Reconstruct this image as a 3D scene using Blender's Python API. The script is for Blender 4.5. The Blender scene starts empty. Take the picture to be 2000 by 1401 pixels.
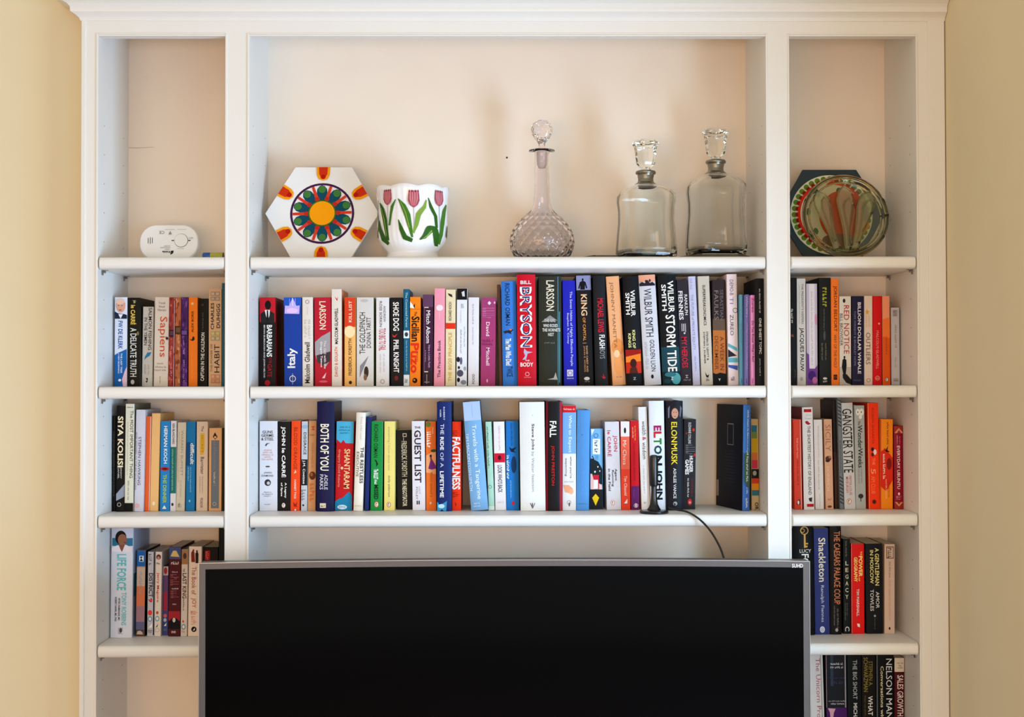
import bpy, bmesh, math, random
from mathutils import Matrix, Vector

C = bpy.context.scene.collection
random.seed(7)
PI = math.pi

# ------------------------------------------------------------------ camera
F = 2620.0                      # focal length in pixels of the 2000 px wide frame
DIST = 2.91                     # camera to the front of the bookcase (y = 0)
EYE = 1.5
cam = bpy.data.cameras.new('camera')
cam.sensor_width = 36
cam.lens = F * 36 / 2000
cam.clip_start = 0.05
camo = bpy.data.objects.new('camera', cam)
C.objects.link(camo)
RM = (Matrix.Rotation(-.0092, 3, 'Z') @ Matrix.Rotation(PI / 2 + .0168, 3, 'X') @ Matrix.Rotation(-.0019, 3, 'Z'))
camo.matrix_world = Matrix.Translation((0, -DIST, EYE)) @ RM.to_4x4()
bpy.context.scene.camera = camo


def W(px, py, y=0.0):
    """point of the plane at depth y that the photograph shows at a pixel -> (x, z)"""
    d = RM @ Vector(((px - 1000) / F, -(py - 700.5) / F, -1))
    t = (y + DIST) / d.y
    return d.x * t, EYE + d.z * t


def X(px, py=744, y=0.0): return W(px, py, y)[0]
def Z(py, px=1000, y=0.0): return W(px, py, y)[1]


def lin(c):
    c = c.lstrip('#')
    v = [int(c[i:i + 2], 16) / 255 for i in (0, 2, 4)]
    return tuple(((x + .055) / 1.055) ** 2.4 if x > .04045 else x / 12.92 for x in v)


# ------------------------------------------------------------------ world and light
vs = bpy.context.scene.view_settings
vs.view_transform = 'Standard'
vs.look = 'None'
vs.gamma = 1
vs.use_curve_mapping = False
vs.exposure = 0.0
world = bpy.data.worlds.new('room_light')
bpy.context.scene.world = world
world.use_nodes = True
bg = world.node_tree.nodes['Background']
bg.inputs[0].default_value = (1.0, .935, .755, 1)
bg.inputs[1].default_value = .68


def area(name, loc, target, sx, sy, power, col):
    l = bpy.data.lights.new(name, 'AREA')
    l.shape = 'RECTANGLE'
    l.size, l.size_y = sx, sy
    l.energy = power
    l.color = col
    o = bpy.data.objects.new(name, l)
    C.objects.link(o)
    o.location = loc
    o.rotation_euler = (Vector(target) - Vector(loc)).to_track_quat('-Z', 'Y').to_euler()
    return o


# cool daylight from a low window deep in the right-hand wall, then two unseen fills
area('window_daylight', (1.21, -1.05, 1.10), (0, -1.05, 1.10), 1.2, .9, 77, (.44, .69, 1.000))
area('front_cool_fill', (1.5, -4.8, 1.15), (-.2, 0, 1.3), 3.0, 1.2, 51.5, (0.152, 0.545, 1.000))  # weaker cool fill added from the front right, no window built there
area('warm_front_fill', (-.6, -3.8, 1.32), (.4, 0, 1.3), 2.4, .8, 43, (1.000, .60, .30))  # warm fill added from the front left to lift the right bay and post

# ------------------------------------------------------------------ materials
MATS = {}


def pmat(name, col, rough=.5, spec=.5, metal=0, noise=.03, scale=60, bump=0.0, coat=0, trans=0, ior=1.5, stretch=None):
    if name in MATS: return MATS[name]
    m = bpy.data.materials.new(name)
    m.use_nodes = True
    nt = m.node_tree
    b = nt.nodes['Principled BSDF']
    b.inputs['Roughness'].default_value = rough
    b.inputs['Metallic'].default_value = metal
    b.inputs['Specular IOR Level'].default_value = spec
    b.inputs['IOR'].default_value = ior
    if trans: b.inputs['Transmission Weight'].default_value = trans
    if coat: b.inputs['Coat Weight'].default_value = coat
    rgb = lin(col) if isinstance(col, str) else col
    b.inputs['Base Color'].default_value = (*rgb, 1)
    if noise or bump:
        tc = nt.nodes.new('ShaderNodeTexCoord')
        n = nt.nodes.new('ShaderNodeTexNoise')
        n.inputs['Scale'].default_value = scale
        n.inputs['Detail'].default_value = 3
        src = tc.outputs['Object']
        if stretch:
            mp = nt.nodes.new('ShaderNodeMapping')
            mp.inputs['Scale'].default_value = stretch
            nt.links.new(src, mp.inputs[0])
            src = mp.outputs[0]
        nt.links.new(src, n.inputs['Vector'])
        if noise:
            r = nt.nodes.new('ShaderNodeMapRange')
            r.inputs[3].default_value = 1 - noise
            r.inputs[4].default_value = 1 + noise
            mx = nt.nodes.new('ShaderNodeVectorMath')
            mx.operation = 'SCALE'
            mx.inputs[0].default_value = rgb
            nt.links.new(n.outputs['Fac'], r.inputs[0])
            nt.links.new(r.outputs[0], mx.inputs['Scale'])
            nt.links.new(mx.outputs[0], b.inputs['Base Color'])
        if bump:
            bp = nt.nodes.new('ShaderNodeBump')
            bp.inputs['Strength'].default_value = bump
            bp.inputs['Distance'].default_value = .001
            nt.links.new(n.outputs['Fac'], bp.inputs['Height'])
            nt.links.new(bp.outputs[0], b.inputs['Normal'])
    MATS[name] = m
    return m


def deep(c): return tuple(v ** 1.14 for v in lin(c))      # printers' colours are a little denser than they photograph
def ink(c): return pmat('print_' + c.lstrip('#'), deep(c), .48, .10, noise=.02, scale=150)
def card(c): return pmat('cover_' + c.lstrip('#'), deep(c), .45, .11, noise=.04, scale=90)


PAINT = pmat('white_satin_paint', '#e6e3de', .38, .35, noise=.015, scale=25, bump=.08)
BACKP = pmat('cream_back_panel_paint', '#f2e2d0', .55, .25, noise=.02, scale=12, bump=.05)
WALLP = pmat('cream_wall_paint', '#e2d3b2', .8, .15, noise=.03, scale=8, bump=.15)
PAGES = pmat('book_pages', '#d9cdb2', .85, .1, noise=.12, scale=40, stretch=(60, 1, 1))
METAL = pmat('dull_metal', '#8a8580', .35, .5, metal=.8)
PEWTER = pmat('pewter', '#8d8678', .32, .5, metal=.95, noise=.1, scale=80)
BLACKP = pmat('black_plastic', '#0c0c0e', .3, .5, noise=.05)
FLOORM = pmat('oak_floor', '#9a6f45', .5, .3, noise=.2, scale=6, stretch=(1, 12, 1))


def glass(name, col, rough=0.0, dens=0.0, ior=1.45):
    m = pmat(name, col, rough, .5, noise=0, trans=1, ior=ior)
    return m


GLASS_MAUVE = glass('mauve_tinted_glass', '#faf5f8', .0)
GLASS_FROST = glass('ground_glass', '#e6e0e4', .35)
GLASS_CLEAR = glass('clear_glass', '#fdfefc', .0, ior=1.38)
GLASS_OLIVE = glass('olive_tinted_glass', '#ece8c4', .02)


# ------------------------------------------------------------------ mesh helpers
def mesh_obj(name, verts, faces, mats, parent=None, midx=None, smooth=False, recalc=True):
    me = bpy.data.meshes.new(name)
    me.from_pydata([tuple(v) for v in verts], [], faces)
    for m in (mats if isinstance(mats, list) else [mats]): me.materials.append(m)
    if midx: me.polygons.foreach_set('material_index', midx)
    if recalc:
        bm = bmesh.new()
        bm.from_mesh(me)
        bmesh.ops.recalc_face_normals(bm, faces=bm.faces)
        bm.to_mesh(me)
        bm.free()
    if smooth: me.polygons.foreach_set('use_smooth', [True] * len(me.polygons))
    me.update()
    o = bpy.data.objects.new(name, me)
    C.objects.link(o)
    if parent: o.parent = parent
    return o


def empty(name, loc, label=None, cat=None, group=None, rot=(0, 0, 0)):
    o = bpy.data.objects.new(name, None)
    o.empty_display_size = .02
    C.objects.link(o)
    o.location = loc
    o.rotation_euler = rot
    if label: o['label'] = label
    if cat: o['category'] = cat
    if group: o['group'] = group
    return o


class G:
    """collects geometry"""
    def __init__(s): s.v = []; s.f = []

    def add(s, vs_, fs):
        n = len(s.v)
        s.v += [tuple(v) for v in vs_]
        s.f += [tuple(i + n for i in f) for f in fs]
        return s

    def box(s, x0, y0, z0, x1, y1, z1):
        return s.add([(x0, y0, z0), (x1, y0, z0), (x1, y1, z0), (x0, y1, z0), (x0, y0, z1), (x1, y0, z1), (x1, y1, z1), (x0, y1, z1)],
                     [(0, 3, 2, 1), (4, 5, 6, 7), (0, 1, 5, 4), (1, 2, 6, 5), (2, 3, 7, 6), (3, 0, 4, 7)])

    def extrude(s, poly, axis, a0, a1):
        """poly: 2D outline; axis x: (y,z), y: (x,z), z: (x,y)"""
        def p(u, v, a): return {'x': (a, u, v), 'y': (u, a, v), 'z': (u, v, a)}[axis]
        n = len(poly)
        return s.add([p(u, v, a0) for u, v in poly] + [p(u, v, a1) for u, v in poly],
                     [tuple(range(n))[::-1], tuple(range(n, 2 * n))] + [(i, (i + 1) % n, n + (i + 1) % n, n + i) for i in range(n)])

    def lathe(s, prof, n=48, cx=0, cy=0, close=False):
        vs_, fs = [], []
        for r, z in prof:
            for k in range(n):
                a = 2 * PI * k / n
                vs_.append((cx + r * math.cos(a), cy + r * math.sin(a), z))
        m = len(prof)
        for i in range(m - 1 + (1 if close else 0)):
            for k in range(n):
                k2 = (k + 1) % n
                i2 = (i + 1) % m
                fs.append((i * n + k, i * n + k2, i2 * n + k2, i2 * n + k))
        return s.add(vs_, fs)

    def tube(s, pts, r, n=10):
        pts = [Vector(p) for p in pts]
        vs_, fs = [], []
        for i, p in enumerate(pts):
            t = (pts[min(i + 1, len(pts) - 1)] - pts[max(i - 1, 0)]).normalized()
            up = Vector((0, 0, 1)) if abs(t.z) < .9 else Vector((0, 1, 0))
            a = t.cross(up).normalized()
            b = t.cross(a)
            rr = r[i] if isinstance(r, list) else r
            for k in range(n):
                q = 2 * PI * k / n
                vs_.append(p + a * rr * math.cos(q) + b * rr * math.sin(q))
        for i in range(len(pts) - 1):
            for k in range(n):
                k2 = (k + 1) % n
                fs.append((i * n + k, i * n + k2, (i + 1) * n + k2, (i + 1) * n + k))
        fs.append(tuple(range(n)))
        fs.append(tuple((len(pts) - 1) * n + k for k in range(n)))
        return s.add(vs_, fs)

    def make(s, name, mat, parent=None, smooth=False, bevel=0, seg=2, autosmooth=False):
        o = mesh_obj(name, s.v, s.f, mat, parent, smooth=smooth)
        if bevel:
            b = o.modifiers.new('bevel', 'BEVEL')
            b.width = bevel
            b.segments = seg
            b.limit_method = 'ANGLE'
        if autosmooth:
            o.data.polygons.foreach_set('use_smooth', [True] * len(o.data.polygons))
            o.modifiers.new('edge_split', 'EDGE_SPLIT').split_angle = math.radians(35)
        return o


_txt = {}


def text_geo(s, bold=0.0):
    """outline of a string in the built-in font, scaled to a unit box"""
    k = (s, bold)
    if k in _txt: return _txt[k]
    cu = bpy.data.curves.new('t', 'FONT')
    cu.body = s
    cu.resolution_u = 2
    cu.offset = bold
    cu.fill_mode = 'FRONT'
    ob = bpy.data.objects.new('t', cu)
    me = bpy.data.meshes.new_from_object(ob)
    V = [(v.co.x, v.co.y) for v in me.vertices]
    Fc = [tuple(p.vertices) for p in me.polygons]
    bpy.data.objects.remove(ob)
    bpy.data.curves.remove(cu)
    bpy.data.meshes.remove(me)
    x0 = min(v[0] for v in V); x1 = max(v[0] for v in V)
    y0 = min(v[1] for v in V); y1 = max(v[1] for v in V)
    V = [((v[0] - x0) / (x1 - x0), (v[1] - y0) / (y1 - y0)) for v in V]
    _txt[k] = (V, Fc)
    return _txt[k]


def dashes(n, seed):
    """unit-box strokes that stand for print too small to read"""
    rnd = random.Random(seed)
    V, Fc, x = [], [], 0.0
    while x < n:
        L = rnd.randint(3, 8)
        for i in range(L):
            if x >= n: break
            w = rnd.choice((.32, .5, .6))
            h = rnd.choice((.72, .72, 1.0))
            y = rnd.choice((0, .0, .45))
            V += [(x, 0), (x + w * .45, 0), (x + w * .45, h), (x, h), (x + w * .45, y), (x + w, y), (x + w, y + .3), (x + w * .45, y + .3)]
            b = len(V) - 8
            Fc += [(b, b + 1, b + 2, b + 3), (b + 4, b + 5, b + 6, b + 7)]
            x += w + .22
        x += .5
    return [(a / n, b) for a, b in V], Fc


class Print:
    """flat print laid on a surface: collects shapes in (u, z) and puts them at y = surf(u) - offset"""
    def __init__(s, surf=None): s.v = []; s.f = []; s.m = []; s.mats = []; s.n = 0; s.surf = surf or (lambda u: 0.0)

    def _mi(s, c):
        m = ink(c)
        if m not in s.mats: s.mats.append(m)
        return s.mats.index(m)

    def put(s, pts, faces, c, flat=True, base=.0002):
        s.n += 1
        off = base + .00004 * s.n
        us = [p[0] for p in pts]
        if flat:
            u0, u1 = min(us), max(us)
            y = min(s.surf(u0 + (u1 - u0) * t / 6) for t in range(7)) - off
            P = [(u, y, z) for u, z in pts]
        else:
            P = [(u, s.surf(u) - off, z) for u, z in pts]
        b = len(s.v)
        s.v += P
        s.f += [tuple(i + b for i in f) for f in faces]
        s.m += [s._mi(c)] * len(faces)

    def rect(s, u0, z0, u1, z1, c, n=8):
        pts, fs = [], []
        for i in range(n + 1):
            u = u0 + (u1 - u0) * i / n
            pts += [(u, z0), (u, z1)]
            if i: fs.append((2 * i - 2, 2 * i, 2 * i + 1, 2 * i - 1))
        s.put(pts, fs, c, flat=False)

    def poly(s, pts, c): s.put(pts, [tuple(range(len(pts)))], c)

    def ell(s, cx, cz, rx, rz, c, n=20): s.poly([(cx + rx * math.cos(2 * PI * i / n), cz + rz * math.sin(2 * PI * i / n)) for i in range(n)], c)

    def ring(s, cx, cz, r0, r1, c, n=40, k=1.0):
        pts, fs = [], []
        for i in range(n):
            a = 2 * PI * i / n
            pts += [(cx + r0 * math.cos(a), cz + r0 * math.sin(a) * k), (cx + r1 * math.cos(a), cz + r1 * math.sin(a) * k)]
            j = (i + 1) % n
            fs.append((2 * i, 2 * i + 1, 2 * j + 1, 2 * j))
        s.put(pts, fs, c)

    def text(s, geo, u0, z0, u1, z1, mode, c):
        """box u0..u1 (left, right), z0..z1 (bottom, top); mode t reads downwards, u upwards, h across"""
        V, Fc = geo
        if mode == 't': P = [(u0 + y * (u1 - u0), z1 - x * (z1 - z0)) for x, y in V]
        elif mode == 'u': P = [(u1 - y * (u1 - u0), z0 + x * (z1 - z0)) for x, y in V]
        elif mode == 'f': P = [(u1 - x * (u1 - u0), z1 - y * (z1 - z0)) for x, y in V]
        else: P = [(u0 + x * (u1 - u0), z0 + y * (z1 - z0)) for x, y in V]
        s.put(P, Fc, c, base=.0005)

    def make(s, name, parent):
        if not s.f: return None
        return mesh_obj(name, s.v, s.f, s.mats, parent, midx=s.m, recalc=False)


# ================================================================== the room
XL, XR = X(158.5, 700), X(1846.5, 700)          # outer edges of the bookcase
DEEP = .24
ROOM_R = XR + .004
ZCORN = Z(-36)


def struct(name, g, mat):
    o = g.make(name, mat)
    o['kind'] = 'structure'
    return o


struct('floor', G().box(-2.6, -5.2, -.05, ROOM_R + .12, DEEP + .1, 0), FLOORM)
struct('wall_back', G().box(XL - .002, DEEP + .012, 0, ROOM_R, DEEP + .10, 2.95).box(XL, .02, ZCORN, ROOM_R, DEEP + .012, 2.95), WALLP)
struct('wall_left', G().box(-2.6, .06, 0, XL - .002, DEEP + .10, 2.95), WALLP)     # the wall the bookcase is let into
WT = .235                                        # thickness of the wall with the window
wr = G().box(ROOM_R, -.60, 0, ROOM_R + WT, DEEP + .10, 2.95)
wr.box(ROOM_R, -1.50, 0, ROOM_R + WT, -.60, .50).box(ROOM_R, -1.50, 1.70, ROOM_R + WT, -.60, 2.95)
wr.box(ROOM_R, -1.80, 0, ROOM_R + WT, -1.50, 2.95)
struct('wall_right', wr, WALLP)
g = G()
for z0, z1 in ((.50, .53), (1.67, 1.70)): g.box(ROOM_R + WT + .01, -1.50, z0, ROOM_R + WT + .05, -.60, z1)
for y0, y1 in ((-1.50, -1.47), (-.63, -.60), (-1.065, -1.035)): g.box(ROOM_R + WT + .01, y0, .50, ROOM_R + WT + .05, y1, 1.70)
struct('window_1', g, PAINT)

# ================================================================== the bookcase
case = empty('bookcase', (0, 0, 0), 'tall white painted built-in bookcase with three bays and moulded cornice', 'bookcase')
ZT = Z(71)                                       # underside of the top rail
ZRAIL = Z(41)
ZTOP = ZRAIL + .11
OL = [X(190.3), X(486.2), X(1544.3)]             # openings: left edges
ORR = [X(439.2), X(1498.3), X(1792.5)]           # openings: right edges
ups = [(XL, OL[0]), (ORR[0], OL[1]), (ORR[1], OL[2]), (ORR[2], XR)]
for i, (a, b) in enumerate(ups):
    u = G().box(a, 0, .10, b, .022, ZT).box(a, .022, .10, b, DEEP - .002, ZT + .0748)
    u.make('upright', PAINT, case)
G().box(XL, 0, ZT, XR, .022, ZRAIL + .02).make('top_rail', PAINT, case)
G().box(XL, .022, ZT + .075, XR, DEEP - .002, ZT + .095).make('top_panel', PAINT, case)
for k in range(3):
    G().box(OL[k] - .002, DEEP - .002, .10, ORR[k] + .002, DEEP + .008, ZT + .078).make('back_panel', BACKP, case)
G().box(XL, .02, 0, XR, DEEP, .10).make('plinth', PAINT, case)
# beads that frame each opening, and the narrow cover strips at both ends
for k in range(3):
    for x, s in ((OL[k], -1), (ORR[k], 1)):
        w = .0045 if (k, s) in ((1, -1), (0, -1), (0, 1)) else .004
        g = G()
        x0 = x if s > 0 else x - w
        g.box(x0, -.0022, .10, x0 + w, .001, ZT + .006)
        g.make('bead_moulding', PAINT, case, bevel=.001, seg=3)
    g = G().box(OL[k], -.0022, ZT, ORR[k], .001, ZT + .0035)
    g.box(OL[k], -.0012, ZT + .0045, ORR[k], .001, ZT + .0075)
    g.make('bead_moulding', PAINT, case, bevel=.0008, seg=2)
for x0, x1 in ((XL - .001, X(166.3, 700)), (X(1815, 700), XR + .002)):
    G().box(x0, -.0035, .10, x1, .001, ZRAIL + .01).make('cover_strip', PAINT, case, bevel=.0012, seg=2)
# cornice: swept profile with a mitred return on the left
prof = [(0, 41.5), (.003, 41), (.004, 38.5), (.006, 34), (.011, 29), (.016, 25), (.018, 23.5), (.0195, 22.5), (.0205, 18), (.0205, 13), (.022, 11),
        (.026, 6), (.034, 0), (.045, -8), (.058, -16), (.062, -22), (.062, -34), (0, -34)]
g = G()
V = []
for p, py in prof:
    z = EYE + (744 - py) * (DIST - p) / F
    z = Z(py, 1000, -p)
    V += [(XL - p, .058, z), (XL - p, -p, z), (ROOM_R - .001, -p, z)]
fs = []
n = len(prof)
for i in range(n):
    j = (i + 1) % n
    fs += [(3 * i, 3 * i + 1, 3 * j + 1, 3 * j), (3 * i + 1, 3 * i + 2, 3 * j + 2, 3 * j + 1)]
fs += [tuple(3 * i + 2 for i in range(n)), tuple(3 * i for i in range(n))[::-1]]
g.add(V, fs).make('cornice', PAINT, case)

# shelves
TH = .0262
SH = [Z(501.3), Z(754.4), Z(1006.6), Z(1259.6), Z(1511)]


def shelf(k, z):
    a, b = OL[k] + .0012, ORR[k] - .0012
    r = .010
    pr = [(DEEP - .003, 0), (DEEP - .003, -TH)]
    for i in range(5):
        t = PI / 2 * i / 4
        pr.append((-.003 + r - r * math.sin(t), -TH + r - r * math.cos(t)))
    for i in range(5):
        t = PI / 2 * i / 4
        pr.append((-.003 + r - r * math.cos(t), -r + r * math.sin(t)))
    g = G()
    ix = [(a, 0), (b, 0)]
    # rounded front corners in plan
    secs = [(a, .006), (a + .001, .003), (a + .003, .0), (b - .003, 0), (b - .001, .003), (b, .006)]
    V, fs = [], []
    m = len(pr)
    for x, back in secs:
        for y, z_ in pr: V.append((x, y + (back if y < .02 else 0), z_))
    for i in range(len(secs) - 1):
        for j in range(m):
            j2 = (j + 1) % m
            fs.append((i * m + j, i * m + j2, (i + 1) * m + j2, (i + 1) * m + j))
    fs += [tuple(range(m)), tuple(range((len(secs) - 1) * m, len(secs) * m))[::-1]]
    g.add(V, fs)
    o = g.make('shelf', PAINT, case, autosmooth=True)
    o.location = (0, 0, z)
    for x, s in ((a, 1), (b, -1)):
        for y in (.030, .200):
            h = G()
            h.tube([(x - s * .001, y, -TH - .0035), (x + s * .007, y, -TH - .0035)], .0030, 8)
            h.box(min(x, x + s * .012), y - .003, -TH - .0012, max(x, x + s * .012), y + .003, -TH - .0002)
            h.box(min(x - s * .0003, x + s * .0012), y - .004, -TH - .011, max(x - s * .0003, x + s * .0012), y + .004, -TH)
            h.make('shelf_pin', METAL, o)


for k in range(3):
    for i, z in enumerate(SH):
        if k == 1 and i > 2: continue
        shelf(k, z)
# peg holes in the sides, the plug and the screw hole in the back panels
HOLE = pmat('dark_hole', '#4b4038', .9, .1, noise=0)
for k, s in ((0, 1), (1, -1), (2, -1), (1, 1)):
    x = OL[k] + .0002 if s > 0 else ORR[k] - .0002
    for zz in [.72 + .064 * i for i in range(22)]:
        if any(abs(zz - q + .013) < .03 for q in SH): continue
        for y in (.045, .195):
            q = G()
            q.add([(x, y + .0016 * math.cos(t * PI / 4), zz + .0016 * math.sin(t * PI / 4)) for t in range(8)], [tuple(range(8))])
            q.make('peg_hole', HOLE, case)
x, z = W(990, 308, DEEP - .0022)
G().extrude([(x + .0024 * math.cos(t * PI / 6), z + .0024 * math.sin(t * PI / 6)) for t in range(12)], 'y', DEEP - .0024, DEEP - .002).make('screw_hole', BLACKP, case)
x, z = W(284, 154, DEEP - .003)
g = G().lathe([(.0052, 0), (.0056, .001), (.0044, .0014), (.0040, .0006), (0.0001, .0006)], 20)
g.v = [(x + a, DEEP - .002 - c, z + b) for a, b, c in g.v]
g.make('screw_plug', BACKP, case)

x0_, z0_ = W(251, 289, DEEP - .0024)
x1_, z1_ = W(301, 287.5, DEEP - .0024)
G().extrude([(x0_, z0_), (x0_ + .02, z0_ - .0006), (x1_, z1_), (x1_, z1_ + .0005), (x0_ + .02, z0_ + .0004), (x0_, z0_ + .0008)], 'y', DEEP - .0023, DEEP - .0018).make('hairline_crack', pmat('crack_shade', '#a08c78', .9, .1), case)

# ================================================================== books
ORD = ('first second third fourth fifth sixth seventh eighth ninth tenth eleventh twelfth thirteenth fourteenth fifteenth sixteenth '
       'seventeenth eighteenth nineteenth twentieth').split()
ROWS = []


class Row:
    def __init__(s, ox, oy, sc, base, z, bay, name):
        s.ox, s.oy, s.sc, s.base, s.z, s.bay, s.name = ox, oy, sc, base, z, bay, name
        s.books = []
        ROWS.append(s)

    def frame(s, ox): s.ox = ox

    def bk(s, xt0, xt1, yt, xb0, col, desc, items=(), rec=None, hb=False, side=None, kind='book', yb=None, back=None, yaw=0, gl=None):
        s.books.append(dict(ox=s.ox, xt0=xt0, xt1=xt1, yt=yt, xb0=xb0 if xb0 is not None else xt0, col=col, desc=desc, items=items,
                            rec=rec if rec is not None else (.088 if hb else .108), hb=hb, side=side or col, kind=kind, yb=yb, back=back, yaw=yaw))


def build_row(row):
    bs = row.books
    sc = row.sc
    for b in bs:
        y = b['rec']
        mpp = (DIST + y) / F / sc

        def wx(cx, cy): return W(b['ox'] + cx / sc, row.oy + cy / sc, y)[0]
        b['mpp'] = mpp
        ztop = W(b['ox'] + b['xt0'] / sc, row.oy + b['yt'] / sc, y)[1]
        b['H'] = ztop - row.z - .0004
        b['tl'], b['tr'] = wx(b['xt0'], b['yt']), wx(b['xt1'], b['yt'])
        w = b['tr'] - b['tl']
        b['bl'] = wx(b['xb0'], row.base)
        b['br'] = b['bl'] + w
    # leave no two neighbours inside one another
    lo, hi = OL[row.bay] + .0008, ORR[row.bay] - .0008
    if bs[0]['bl'] < lo: bs[0]['bl'] = lo
    if bs[0]['tl'] < lo: bs[0]['tl'] = lo
    for a, b in zip(bs[:-1], bs[1:]):
        if b['yaw'] or a['yaw']: continue
        h = min(a['H'], b['H'])
        for t in (0, h):
            ar = a['br'] + (a['tr'] - a['br']) * t / a['H']
            bl = b['bl'] + (b['tl'] - b['bl']) * t / b['H']
            d = ar + .0004 - bl
            if d > 0:
                a['br'] -= d / 2; a['tr'] -= d / 2; b['bl'] += d / 2; b['tl'] += d / 2
    if bs[-1]['br'] > hi: bs[-1]['br'] = hi
    if bs[-1]['tr'] > hi: bs[-1]['tr'] = hi
    n = len(bs)
    for i, b in enumerate(bs):
        make_book(row, b, i, n)


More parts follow.
